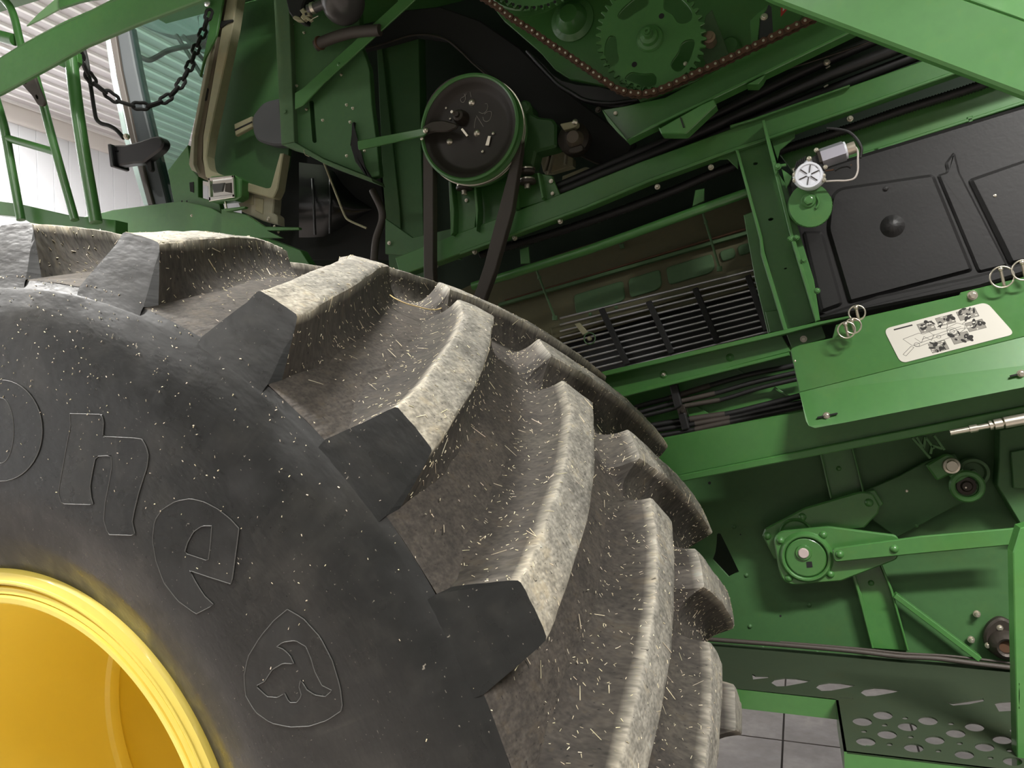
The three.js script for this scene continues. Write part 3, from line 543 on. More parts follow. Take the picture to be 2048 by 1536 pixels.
{ const t = thing('bearing_arm', 'green arm with a big round bearing held by four bolts', 'lever', P(1640, 1110, -1.0));
  plate(t, 'arm_plate', roundPoly([L1(556, 705, 10), L1(595, 662, 10), L1(880, 634), L1(1285, 686, 6), L1(1305, 712), L1(1300, 828, 10), L1(1225, 858), L1(960, 960), L1(660, 986, 16), L1(605, 950, 10), L1(585, 880)]), -1.0, .018, green, { bevel: .004 });
  const c = P(...L1(750, 815), -1.0), pr = 1 / PM(-1.0) / 2.977;
  add(t, 'bearing_ring', latheG(c, [[110 * pr, .004], [112 * pr, .012], [118 * pr, .015], [126 * pr, .015], [134 * pr, .010], [142 * pr, .0]], 56), green);
  add(t, 'bearing_cap', latheG(c, [[0, .010], [100 * pr, .010], [106 * pr, .008], [112 * pr, -.002]], 56), green);
  const sh = P(...L1(735, 790), -.99); add(t, 'shaft_collar', latheG(sh, [[26 * pr, .006], [40 * pr, .006], [44 * pr, 0]], 32), green); add(t, 'shaft_end', latheG(sh, [[0, .012], [24 * pr, .012], [28 * pr, .009], [28 * pr, 0]], 32), new THREE.MeshStandardMaterial({ color: srgb(190, 172, 168), roughness: .5 }));
  plate(t, 'square_hole', [L1(752, 845), L1(785, 843), L1(790, 876), L1(756, 879)], -.9885, .004, dark, { bevel: 0 });
  for (const a of [[598, 718], [852, 685], [648, 942], [895, 918]]) bolt(t, ...L1(...a).slice(0, 2), -1.0, .012, green, { dome: 1, h: 1.8 });
}
{ const t = thing('push_bar', 'long slim green bar reaching from the bearing arm to the right upright', 'bar', P(1850, 1080, -.96));
  plate(t, 'bar', roundPoly([L1(904, 766, 8), L1(1440, 692), L1(2040, 640), L1(2060, 738), L1(1440, 796), L1(920, 848, 8)]), -.965, .014, green, { bevel: .003 });
  bolt(t, ...L1(950, 800).slice(0, 2), -.965, .0125, green, { dome: 1, h: 1.8 }); bolt(t, ...L1(1275, 768).slice(0, 2), -.965, .0125, green, { dome: 1, h: 1.8 });
}
{ const t = thing('pivot_hanger', 'green pivot block with a chromed bolt and a ring link below it', 'pivot', P(1910, 950, -1.0));
  plate(t, 'block', roundPoly([L1(1464, 270, 4), L1(1590, 195, 10), L1(1650, 230, 12), L1(1664, 275, 12), L1(1625, 320), L1(1530, 362, 4)]), -1.01, .03, green, { bevel: .005 });
  const p = P(...L1(1615, 272), -1.01), pr = 1 / PM(-1.0) / 2.977; add(t, 'bolt', latheG(p, [[0, .016], [26 * pr, .016], [30 * pr, .010], [40 * pr, .008], [44 * pr, 0]], 30), zinc);
  const q = P(...L1(1705, 393), -1.02); add(t, 'ring_link', [latheG(q, [[54 * pr, 0], [54 * pr, .012], [60 * pr, .016], [76 * pr, .016], [84 * pr, .010], [84 * pr, 0], [54 * pr, 0]], 40), plateG([L1(1600, 330), L1(1680, 290), L1(1730, 330), L1(1640, 380)], -1.012, .014)], green);
  add(t, 'pin', latheG(q, [[0, .012], [22 * pr, .012], [30 * pr, .006], [46 * pr, .004], [48 * pr, -.004]], 30), darkSteel); bolt(t, ...L1(1702, 402).slice(0, 2), -1.01, .0055, zinc, { dome: 1, name: 'grease_nipple' });
}
{ const t = thing('idler_wheel', 'dark green round idler half hidden behind the ring link', 'idler', P(1945, 945, -1.05)); const pr = 1 / PM(-1.05) / 2.977;  // an idler wheel behind the ring link
  add(t, 'wheel_disc', latheG(P(...L1(1745, 312), -1.06), [[0, .01], [14 * pr, .01], [18 * pr, 0], [50 * pr, 0], [58 * pr, .012], [72 * pr, .012], [76 * pr, .006], [76 * pr, -.02]], 40), greenDusty);
}
{ const t = thing('lattice_bracket', 'small green cast bracket with a zigzag web under the rail', 'bracket', P(1850, 895, -1.0));
  const b = (a, c) => add(t, 'web_rib', barG(P(...L1(...a), -1.0), P(...L1(...c), -1.0), .007, .02), green);
  b([1380, 105], [1488, 226]); b([1510, 90], [1572, 178]); b([1405, 100], [1448, 168]); b([1448, 168], [1458, 100]); b([1458, 100], [1510, 170]); b([1488, 200], [1500, 150]); b([1500, 150], [1560, 170]);
}
{ const t = thing('hose_fitting', 'bright metal hose fitting with hexagon nuts along the rail edge', 'fitting', P(1980, 850, -.77));
  const a = P(1900, 866, -.765), b = P(2100, 828, -.765), at = s => a.clone().lerp(b, s);
  add(t, 'pipe', tubeG([at(0), at(1)], .0075, { straight: 1 }), zinc);
  for (const [s, e, r] of [[.20, .28, .011], [.40, .43, .013], [.45, .53, .0145], [.55, .80, .016], [.82, .95, .02]]) { const g = new THREE.CylinderGeometry(r, r, at(s).distanceTo(at(e)), 6); const q = new THREE.Quaternion().setFromUnitVectors(V(0, 1, 0), b.clone().sub(a).normalize()); g.applyQuaternion(q); const m = at((s + e) / 2); g.translate(m.x, m.y, m.z); add(t, 'nut', g, zinc); }
}
{ const t = thing('dark_housing', 'dark green box behind the right end of the push bar', 'housing', P(2040, 960, -1.0));
  plate(t, 'face', [L1(1905, 60), L1(2200, 0), L1(2200, 640), L1(2040, 640), L1(1890, 390), L1(1900, 240)], -1.03, .06, greenFlat); plate(t, 'raised_panel', [L1(1970, 190), L1(2200, 150), L1(2200, 420), L1(1985, 405)], -1.015, .02, greenFlat);
}
{ const t = thing('flange_bearing', 'dark steel flange bearing bolted beside the near right upright', 'bearing', P(2001, 1281, -1.05)); const pr = 1 / PM(-1.06) / 3.16;
  plate(t, 'flange', roundPoly([L2(1788, 290, 20), L2(1825, 215, 14), L2(1900, 168, 14), L2(1990, 215), L2(2080, 280), L2(2050, 420), L2(1985, 445, 12), L2(1905, 440, 12), L2(1815, 385, 14)]), -1.06, .03, darkSteel, { bevel: .006 });
  add(t, 'bearing_race', latheG(P(...L2(1925, 345), -1.06), [[34 * pr, .01], [36 * pr, .026], [48 * pr, .030], [60 * pr, .022], [74 * pr, .012], [80 * pr, 0]], 36), darkSteel);
  add(t, 'shaft_bore', latheG(P(...L2(1925, 345), -1.06), [[0, .016], [34 * pr, .016], [36 * pr, .01]], 30), rust);
  for (const a of [[1895, 240], [1820, 350]]) bolt(t, ...L2(...a).slice(0, 2), -1.06, .008, zinc); 
  for (const a of [[1748, 150], [1712, 312]]) bolt(t, ...L2(...a).slice(0, 2), -1.09, .0095, zinc, { h: 2.2, name: 'stud' });
}
{ const t = thing('floor_cable', 'thick black cable sagging along the foot of the inner panel', 'cable', P(1730, 1300, -1.05));
  tube(t, 'cable', pxl([[1300, 1268], [1425, 1279], [1558, 1289], [1716, 1303], [1800, 1313], [1875, 1317], [1960, 1328], [2100, 1344]], -1.05), .0072, blackRubber, { seg: 80 });
  tube(t, 'thin_wire', pxl([[1560, 1284], [1716, 1297], [1800, 1306], [1900, 1312], [2100, 1336]], -1.055), .0035, blackRubber, { seg: 60 });
}
// perforated step plate, lying level
{
  const YS = P(1570, 1389, -.72).y, t = thing('step_plate', 'green perforated step plate, darkened for shade and dirt, with rows of round and teardrop holes over the tiles', 'step', V(P(1850, 1450, -.6).x, YS, -.6));
  const w2 = a => { const p = PY(a[0], a[1], YS); return new THREE.Vector2(p.x, -p.z); };
  const zf = P(1570, 1389, -.72).z;
  const xl = PY(1675, 1400, YS).x;
  const outline = [PY(1425, 1373, YS), PY(1672, 1400, YS), PY(1688, 1503, YS), PY(2500, 1598, YS), V(2.75, YS, -1.09), V(.55, YS, -1.09)].map(p => new THREE.Vector2(p.x, -p.z));
  const s = new THREE.Shape(outline), hole = l => s.holes.push(new THREE.Path(l.map(w2)));
  for (const c of [[1155, 790], [1440, 825], [1735, 865], [1025, 830], [1310, 863], [1615, 905], [1910, 945], [1182, 912], [1483, 948], [1798, 992], [1047, 957], [1350, 997], [1670, 1040], [1975, 1082], [2020, 890]]) hole(circlePx(...L2(...c).slice(0, 2), 20, 20, 8.8, .12));
  for (const c of [[1035, 892], [1330, 927], [1640, 968], [1955, 1012], [1197, 974], [1505, 1016], [1835, 1060], [1295, 808], [1585, 843], [1165, 852]]) hole(circlePx(...L2(...c).slice(0, 2), 6.5, 12, 3.0, .1));
  for (const [x, y] of [[545, 583], [828, 612], [1110, 645]]) hole([[-100, 0], [-75, -20], [-10, -30], [60, -26], [158, -10], [110, 4], [0, 24], [-60, 26]].map(a => L2(x + a[0], y + a[1])));
  hole([[1545, 706], [1600, 712], [1790, 684], [1795, 702], [1700, 722], [1600, 730]].map(a => L2(...a))); hole([[1858, 712], [1900, 704], [2000, 698], [2030, 760], [1890, 768]].map(a => L2(...a)));
  hole([[330, 530], [335, 565], [430, 555], [436, 543], [350, 540]].map(a => L2(...a))); hole([[880, 676], [968, 682], [968, 690], [880, 684]].map(a => L2(...a)));
  const g = new THREE.ExtrudeGeometry(s, { depth: .004, bevelEnabled: false }); g.rotateX(-Math.PI / 2); g.translate(0, YS - .004, 0); add(t, 'tread_plate', g, new THREE.MeshStandardMaterial({ color: srgb(50, 60, 42), roughness: .7, map: dustMap }));  // shade from the machine above and grime, both put into the plate colour
  const xa = PY(1425, 1373, YS).x, xb = PY(1672, 1400, YS).x, zb = PY(1672, 1400, YS).z;
  slab(t, 'front_lip', [V(xa, YS, zf), V(xb, YS, zb), V(xb, YS - .052, zb), V(xa, YS - .052, zf)], V(0, 0, -.006), green);
  const f0 = PY(1688, 1503, YS), f1 = PY(2500, 1598, YS); slab(t, 'front_lip', [f0, f1, f1.clone().add(V(0, -.07, 0)), f0.clone().add(V(0, -.07, 0))], V(0, 0, -.006), green);
  slab(t, 'side_lip', [V(xb, YS, zb), f0, f0.clone().add(V(0, -.07, 0)), V(xb, YS - .07, zb)], V(.006, 0, 0), green);
  for (const x of [f0.x + .05, f1.x - .08]) add(t, 'step_leg', boxG(x, x + .03, .0, YS - .006, f0.z - .06, f0.z - .03), greenFlat);
}
{ const t = thing('upright_post', 'bright green upright cut by the right frame edge, with an oval slot', 'post', P(2060, 1300, -.5));
  plate(t, 'face', [[2026, 1105], [2041, 1056], [2100, 1040], [2100, 1600], [2036, 1600]], -.5, .05, green, { holes: [circlePx(2038.5, 1392, 3.2, 16, 28)] });
}
// ---------------------------------------------------------------- middle right: sloping beam, post, tank, grille, motor
{ const t = thing('sloping_beam', 'long green beam sloping up to the right above the grille, bolts along its lower edge', 'beam', P(1300, 340, -.95));
  plate(t, 'beam_face', [[790, 515], [1120, 388], [1285, 322], [1526, 234], [1702, 172], [2500, -110], [2500, -60], [1917, 142], [1534, 278], [1464, 301], [1300, 361], [1167, 417], [919, 508], [800, 552]], -.95, .06, green, { bevel: .003 });
  plate(t, 'lower_lip', [[919, 503], [1167, 412], [1300, 356], [1464, 296], [1534, 273], [2500, -66], [2500, -60], [1534, 280], [1464, 303], [1300, 363], [1167, 419], [919, 510]], -.935, .03, green);
  for (const [x, y] of [[1121, 443], [1030, 476], [950, 504], [1315, 374], [1422, 335], [1700, 238]]) { bolt(t, x, y, -.96, .0085, zinc, { h: 2.0 }); }
  bolt(t, 1517, 60 + 0, -.96, .001, zinc); 
  plate(t, 'top_strip', [S3(0, 1600), S3(300, 1510), S3(1530, 1080), S3(1535, 1100), S3(300, 1540), S3(0, 1630)], -.93, .04, green);
  for (const a of [[[1460, 296], [1478, 296], [1476, 338], [1455, 318], [1430, 320]], [[1540, 276], [1590, 262], [1590, 275], [1560, 300], [1555, 320]]]) plate(t, 'gusset', a, -.965, .01, green);
}
{ const t = thing('ribbed_conduit', 'long ribbed black conduit in the shade under the sloping beam', 'conduit', P(1500, 320, -1.04));
  const c = new THREE.CatmullRomCurve3(pxl([[960, 510], [985, 502], [1121, 462], [1264, 413], [1350, 380], [1420, 350], [1520, 314], [1702, 256], [1800, 222], [1954, 173], [2040, 140]], -1.04)); const n = 420, pts = [], fr = c.computeFrenetFrames(n), pos = [], idx = [], R = 14;
  for (let i = 0; i <= n; i++) { const p = c.getPointAt(i / n), r = .0125 + (i % 2 ? .0028 : 0); for (let j = 0; j <= R; j++) { const a = j / R * Math.PI * 2; const v = p.clone().addScaledVector(fr.normals[i], Math.cos(a) * r).addScaledVector(fr.binormals[i], Math.sin(a) * r); pos.push(v.x, v.y, v.z); } }
  for (let i = 0; i < n; i++) for (let j = 0; j < R; j++) { const a = i * (R + 1) + j, b = a + R + 1; idx.push(a, a + 1, b, b, a + 1, b + 1); }
  const g = new THREE.BufferGeometry(); g.setAttribute('position', new THREE.Float32BufferAttribute(pos, 3)); g.setIndex(idx); g.computeVertexNormals(); add(t, 'conduit', g, blackPlastic);
}
{ const t = thing('tube_rail', 'glossy round green tube just above the window of the grille', 'rail', P(1230, 480, -1.02));
  tube(t, 'tube', pxl([[945, 573], [1171, 502], [1394, 421], [1510, 380]], -1.02), .0150, green, { straight: 1, rad: 24 });
  plate(t, 'hanger', [C6(645, 320), C6(690, 305), C6(700, 395), C6(650, 400)], -1.03, .01, green); plate(t, 'hanger', [C6(1590, 0), C6(1640, -10), C6(1640, 60), C6(1575, 90)], -1.03, .01, green);
}
{ const t = thing('rear_sheet', 'dark green sheet above the black tank with a bright folded edge', 'panel', P(1850, 240, -1.06));
  plate(t, 'sheet', [[1560, 310], [1700, 262], [2600, -38], [2600, 33], [1720, 311], [1590, 350]], -1.07, .012, green);
  plate(t, 'folded_edge', [[1690, 316], [1720, 306], [2600, 24], [2600, 31], [1720, 313], [1690, 323]], -1.045, .03, green);
  for (const [x, y] of [[1752, 303], [1940, 240]]) plate(t, 'tab', [[x - 6, y - 6], [x + 6, y - 9], [x + 6, y + 3], [x - 3, y + 6]], -1.045, .012, green);
}
{ // window panel above the grille
  const t = thing('window_panel', 'dusty dark green panel with embossed fields above the slatted grille', 'panel', P(1250, 580, -1.25));
  const dusty = new THREE.MeshStandardMaterial({ color: srgb(104, 98, 76), roughness: .9, map: dustMap });
  plate(t, 'sheet', [[880, 600], [960, 560], [1520, 375], [1570, 560], [1500, 575], [1100, 690], [1000, 680]], -1.27, .02, dusty);
  add(t, 'ledge', barG(P(1000, 610, -1.255), P(1500, 465, -1.255), .012, .03), greenDusty);
  plate(t, 'lower_ledge', [[1100, 655], [1134, 645], [1505, 528], [1512, 556], [1390, 585], [1140, 668], [1105, 680]], -1.235, .02, dusty, { bevel: .004 });
  for (const q of [[[1147, 590], [1246, 561], [1250, 598], [1236, 606], [1152, 630]], [[1256, 558], [1320, 538], [1324, 570], [1314, 580], [1260, 596]], [[1331, 535], [1424, 507], [1430, 536], [1420, 546], [1338, 570]], [[1438, 503], [1468, 494], [1472, 514], [1444, 524]], [[1474, 492], [1500, 484], [1504, 504], [1478, 512]]]) plate(t, 'embossed_field', roundPoly(q.map(a => [...a, 8])), -1.262, .01, greenDusty, { bevel: .003 });
  add(t, 'dust_ridge', tubeG(pxl([[1010, 601], [1120, 569], [1240, 533], [1340, 503], [1440, 473], [1490, 458]], -1.245), .004, { seg: 60, rad: 6 }), rust);
  bolt(t, ...C6(1165, 632).slice(0, 2), -1.235, .007, greenDusty, { dome: 1, name: 'rivet' }); bolt(t, ...C6(1025, 670).slice(0, 2), -1.235, .007, greenDusty, { dome: 1, name: 'rivet' });
  plate(t, 'clip', [C6(1180, 290), C6(1205, 286), C6(1210, 312), C6(1186, 316)], -1.255, .012, greenDusty);
}
for (const [a, b, lab] of [[[733, 425], [835, 690], 'thin pale green rod hanging left in the window above the grille'], [[1632, 120], [1722, 425], 'thin pale green rod hanging right in the window above the grille']]) {
  const t = thing('hanger_rod', lab, 'rod', P(...C6(...b), -1.15)); tube(t, 'rod', [P(...C6(...a), -1.15), P(...C6(...b), -1.15)], .0042, greenDusty, { straight: 1 });
  const q = P(...C6(a[0] + (b[0] - a[0]) * .18, a[1] + (b[1] - a[1]) * .18), -1.15); const g = new THREE.CylinderGeometry(.007, .007, .012, 6); g.translate(q.x, q.y, q.z); add(t, 'nut', g, greenDusty);
  const q2 = P(...C6(...b), -1.15); const h = new THREE.CylinderGeometry(.010, .010, .016, 6); h.translate(q2.x, q2.y, q2.z); add(t, 'foot_nut', h, greenDusty);
}
{ const t = thing('slatted_grille', 'black slatted grille with shiny parallel slats seen through the window', 'grille', P(1340, 650, -1.2));
  const slatMat = new THREE.MeshPhysicalMaterial({ color: srgb(176, 174, 178), roughness: .3, metalness: .7 });
  for (let k = -3; k <= 9; k++) { const y0 = 627 + 13 * k, a = P(1120, y0 + .25 * (1316 - 1120), -1.2), b = P(1560, y0 - .25 * (1560 - 1316), -1.2); const g = tubeG([a, b], .0042, { straight: 1, seg: 2, rad: 10 }); add(t, 'slat', g, slatMat); }
  for (const [a, b] of [[[1085, 640], [1225, 940]], [[1340, 600], [1465, 880]], [[1590, 530], [1712, 820]], [[1875, 460], [1975, 755]]]) add(t, 'cross_rib', barG(P(...C6(...a), -1.19), P(...C6(...b), -1.19), .020, .02), dark);
  plate(t, 'screen_back', [[1080, 640], [1520, 520], [1580, 690], [1150, 800]], -1.32, .01, dark);
}
{ const t = thing('ring_latch', 'small grey latch with a wire ring at the left end of the grille', 'latch', P(1180, 675, -1.17));
  plate(t, 'blade', roundPoly([C6(940, 722, 2), C6(968, 714, 2), C6(1015, 768, 2), C6(985, 782, 2)]), -1.17, .006, tan); const g = new THREE.TorusGeometry(.0205, .0025, 8, 30), c = P(...C6(1022, 800), -1.165); g.translate(c.x, c.y, c.z); add(t, 'ring', g, greenDusty); bolt(t, ...C6(1022, 800).slice(0, 2), -1.175, .008, tan);
}
{ const t = thing('channel_post', 'upright green channel post between the grille and the black tank', 'post', P(1570, 480, -.93));
  const hl = (x, y, r, e) => circlePx(x, y, r, 16, r * .65, -.25);
  plate(t, 'web', [[1462, 262], [1526, 240], [1560, 360], [1634, 642], [1572, 664], [1520, 470], [1474, 300]], -.965, .012, green, { holes: [hl(1511, 327, 6.5), hl(1541.5, 438.5, 7), hl(1571, 537, 4.6)] });
  plate(t, 'left_flange', [[1471, 300], [1477, 300], [1524, 472], [1528, 500], [1576, 662], [1568, 664], [1521, 508], [1519, 480]], -.90, .07, green);
  plate(t, 'right_flange', [[1523, 240], [1529, 239], [1554, 330], [1590, 478], [1638, 640], [1631, 644], [1584, 488], [1550, 350]], -.885, .09, green);
  plate(t, 'inner_return', [[1556, 345], [1574, 372], [1600, 470], [1628, 560], [1640, 640], [1632, 644], [1584, 487]], -.91, .02, green);
  plate(t, 'foot_plate', roundPoly([[1571, 664], [1640, 644], [1652, 676, 4], [1584, 699, 4]]), -.935, .012, green); bolt(t, 1607, 678, -.935, .0095, zinc);
  plate(t, 'clip', [C7(455, 260), C7(480, 262), C7(496, 320), C7(478, 348), C7(462, 300)], -.87, .02, green); tube(t, 'stud', [P(...C7(488, 292), -.87), P(...C7(545, 284), -.87)], .0045, green, { straight: 1 }); bolt(t, ...C7(492, 295).slice(0, 2), -.865, .009, green);
  plate(t, 'motor_bracket', [C7(515, 308), C7(585, 355), C7(565, 400), C7(545, 430)], -.87, .006, green);
  for (const a of [[610, 742], [655, 885], [740, 1080], [570, 752]]) bolt(t, ...C7(...a).slice(0, 2), -.885, .008, green);
  plate(t, 'lower_sheet', [C7(410, 1210), C7(490, 1200), C7(540, 1330), C7(440, 1345)], -1.0, .02, green);
  plate(t, 'inner_jamb', [[1487, 430], [1512, 420], [1560, 600], [1566, 660], [1536, 668], [1510, 560]], -1.05, .05, green);
}
{ // tank
  const t = thing('plastic_tank', 'large matt black plastic tank with moulded grooves, behind the post on the right', 'tank', P(1830, 450, -1.0));
  plate(t, 'tank_body', roundPoly([[1570, 358, 20], [1700, 314], [2600, 43], [2600, 407], [1660, 638, 22], [1630, 630, 10]]), -1.0, .34, blackPlastic, { bevel: .012 });
  plate(t, 'moulded_field', roundPoly([C7(800, 690, 10), C7(830, 430, 30), C7(1480, 335, 10), C7(1515, 420), C7(1732, 950, 8), C7(940, 1160, 8)]), -.988, .04, blackPlastic, { bevel: .01 });
  plate(t, 'moulded_field', roundPoly([C7(1500, 345, 6), C7(1565, 325, 6), C7(1550, 270, 6), C7(1610, 190, 10), C7(1645, 330), C7(1950, 920, 8), C7(1760, 965, 8)]), -.992, .03, blackPlastic, { bevel: .006 });
  plate(t, 'moulded_field', roundPoly([C7(1700, 370, 8), C7(2280, 170), C7(2280, 850), C7(1965, 915, 8)]), -.986, .03, blackPlastic, { bevel: .01 });
  plate(t, 'end_rib', roundPoly([C7(650, 700, 8), C7(775, 700, 8), C7(905, 1165, 8), C7(765, 1215, 8)]), -.988, .03, blackPlastic, { bevel: .008 });
  plate(t, 'foot_ledge', [C7(745, 1240), C7(1120, 1110), C7(1700, 990), C7(2280, 840), C7(2280, 900), C7(1760, 1060), C7(1120, 1190), C7(760, 1265)], -.972, .04, blackPlastic, { bevel: .008 });
  const k = P(...C7(1215, 672), -.99); add(t, 'boss', latheG(k, [[0, .018], [.012, .017], [.02, .012], [.03, .004], [.036, 0]], 32), blackPlastic);
  bolt(t, ...C7(1865, 478).slice(0, 2), -.985, .0045, zinc, { dome: 1, name: 'screw' }); bolt(t, ...C7(1175, 432).slice(0, 2), -.985, .007, blackPlastic, { dome: 1, name: 'plug' });
}
{ // toothed disc and motor
  const t = thing('toothed_disc', 'bright green finely toothed disc on a hexagon bolt below the small motor', 'gear', P(1621, 412, -.86));
  const c = [1620.5, 410], n = 110, out = []; for (let i = 0; i < n * 2; i++) { const a = i / (n * 2) * Math.PI * 2, fine = a < 2.35 || a > 5.9, r = 43.5 + (fine && i % 2 ? 1.8 : 0); out.push([c[0] + r * Math.cos(a), c[1] + r * Math.sin(a)]); }
  plate(t, 'disc', out, -.86, .008, green, { bevel: .001 });
  const slot = []; for (let i = 0; i <= 12; i++) { const a = -1.1 + i / 12 * 2.2; slot.push([1626 + 14 * Math.cos(a), 404 + 16 * Math.sin(a)]); } for (let i = 12; i >= 0; i--) { const a = -1.1 + i / 12 * 2.2; slot.push([1626 + 9 * Math.cos(a), 404 + 11 * Math.sin(a)]); } plate(t, 'curved_rib', slot, -.853, .008, green);
  bolt(t, 1617, 401, -.857, .0185, green, { h: .8 }); plate(t, 'rear_disc', circlePx(1617, 413, 42, 48), -.885, .006, green);
}
{ const t = thing('actuator_motor', 'small silver electric gear motor with a star-ribbed cover and loose wires', 'motor', P(1640, 330, -.83));
  const z = -.83; const gc = C7(688, 352); const pr = 1 / PM(z) / 3.16;
  plate(t, 'gearbox', roundPoly([C7(690, 230, 6), C7(715, 240, 6), C7(775, 300), C7(795, 350, 8), C7(790, 380, 8), C7(740, 425, 12), C7(680, 440, 14), C7(620, 415, 12), C7(585, 375, 8), C7(585, 340, 8), C7(625, 300)]), z, .03, castAlu, { bevel: .004 });
  const cc = P(...gc, z); add(t, 'cover', latheG(cc, [[0, .010], [10 * pr, .010], [14 * pr, .007], [58 * pr, .007], [64 * pr, .010], [74 * pr, .010], [80 * pr, .004], [82 * pr, -.004]], 48), castAlu);
  for (let k = 0; k < 6; k++) { const a = .35 + k * Math.PI / 3; add(t, 'cover_rib', barG(cc.clone().add(V(Math.cos(a) * 14 * pr, Math.sin(a) * 14 * pr, .0085)), cc.clone().add(V(Math.cos(a) * 58 * pr, Math.sin(a) * 58 * pr, .0085)), .0022, .004), darkSteel); }
  for (const a of [[690, 245], [600, 380], [778, 352], [600, 345], [780, 378]]) bolt(t, ...C7(...a).slice(0, 2), z, .0068, zinc);
  // motor can: six-sided body lying along the slope
  const a = P(...C7(765, 245), z - .012), b = P(...C7(925, 190), z - .012), ax = b.clone().sub(a), L = ax.length(), q = new THREE.Quaternion().setFromUnitVectors(V(0, 1, 0), ax.clone().normalize());
  const can = (r, s, e, seg, m, nm) => { const g = new THREE.CylinderGeometry(r, r, L * (e - s), seg); g.rotateY(Math.PI / 6); g.applyQuaternion(q); const p = a.clone().addScaledVector(ax, (s + e) / 2); g.translate(p.x, p.y, p.z); return add(t, nm, toCreasedNormals(g, .5), m); };
  can(.0285, 0, .92, 6, new THREE.MeshPhysicalMaterial({ color: srgb(196, 192, 205), roughness: .38, metalness: .75 }), 'motor_can'); can(.0245, .92, 1.0, 20, castAlu, 'can_rim'); can(.0165, 1.02, 1.34, 24, new THREE.MeshPhysicalMaterial({ color: srgb(196, 184, 168), roughness: .4, metalness: .7 }), 'end_bell'); can(.030, -.12, 0.0, 6, darkSteel, 'flange');
  plate(t, 'brush_holder', roundPoly([C7(705, 235, 4), C7(745, 215, 4), C7(790, 315, 4), C7(760, 325, 4), C7(720, 290, 4)]), z + .008, .04, dark);
  for (const c of [[735, 190], [792, 298]]) bolt(t, ...C7(...c).slice(0, 2), z + .006, .006, zinc);
  for (let k = 0; k < 5; k++) { const p = P(...C7(606 + k * 13, 292 - k * 8), z - .01); add(t, 'worm_rib', barG(p.clone().add(V(-.004, -.012, 0)), p.clone().add(V(.004, .012, 0)), .003, .02), dark); }
  tube(t, 'worm_shaft', [P(...C7(585, 318), z - .014), P(...C7(680, 268), z - .014)], .006, zinc, { straight: 1 });
  tube(t, 'wire', pxl([C7(975, 165), C7(995, 190), C7(998, 260), C7(995, 330), C7(975, 368), C7(930, 382), C7(860, 384), C7(795, 388)], z - .005), .0026, new THREE.MeshStandardMaterial({ color: srgb(190, 182, 175), roughness: .4 }), { seg: 60 });
  tube(t, 'black_lead', pxl([C7(800, 52), C7(870, 58), C7(940, 75), C7(990, 120), C7(1020, 180), C7(1012, 240)], z - .03), .0042, blackPlastic, { seg: 50 });
  tube(t, 'wire', pxl([C7(790, 322), C7(840, 315), C7(900, 296), C7(960, 285)], z), .002, rust, { seg: 30 }); tube(t, 'wire', pxl([C7(850, 318), C7(880, 300), C7(935, 290), C7(955, 300)], z + .002), .0045, dark, { seg: 30 });
}
// ---------------------------------------------------------------- top middle: sprockets, chain, pulley, belts
{ const t = thing('drive_backplate', 'dark green sheet behind the chain and sprockets at the top', 'panel', P(1300, 60, -.97));
  plate(t, 'sheet', [S1(-20, -150), [1900, -60], [1720, 60], [1480, 130], [1250, 215], S1(1650, 1110), S1(1150, 1010), S1(950, 880), S1(780, 680), S1(300, 260)], -1.04, .02, green);
  const c = P(...S1(1180, 250), -1.035); add(t, 'cast_boss', latheG(c, [[0, .05], [.03, .05], [.045, .035], [.055, .01], [.075, 0]], 36), green);
  plate(t, 'rib_plate', [S2(1560, 120), S2(1630, 300), S2(1780, 690), S2(1500, 860), S2(1400, 600), S2(1480, 200)], -.93, .03, greenDusty);
  const d = P(...S2(1800, 620), -1.035); add(t, 'cast_boss', latheG(d, [[0, .03], [.022, .03], [.03, .02], [.035, 0]], 30), green);
  plate(t, 'edge_strip', [S3(960, 150), S3(945, 160), S3(845, 270), S3(700, 350), S3(700, 365), S3(860, 285)], -.94, .03, green);
}
function sprocket(t, cx, cy, z, teeth, rTip, rRoot, holes, mat, ph = 0) {
  const o = []; for (let i = 0; i < teeth; i++) for (const [k, r] of [[-.34, rRoot], [-.12, rTip], [.12, rTip], [.34, rRoot]]) { const a = ph + (i + k) / teeth * Math.PI * 2; o.push([cx + r * Math.cos(a), cy + r * Math.sin(a)]); }
  return plate(t, 'toothed_plate', o, z, .012, mat, { holes, bevel: .0015 });
}
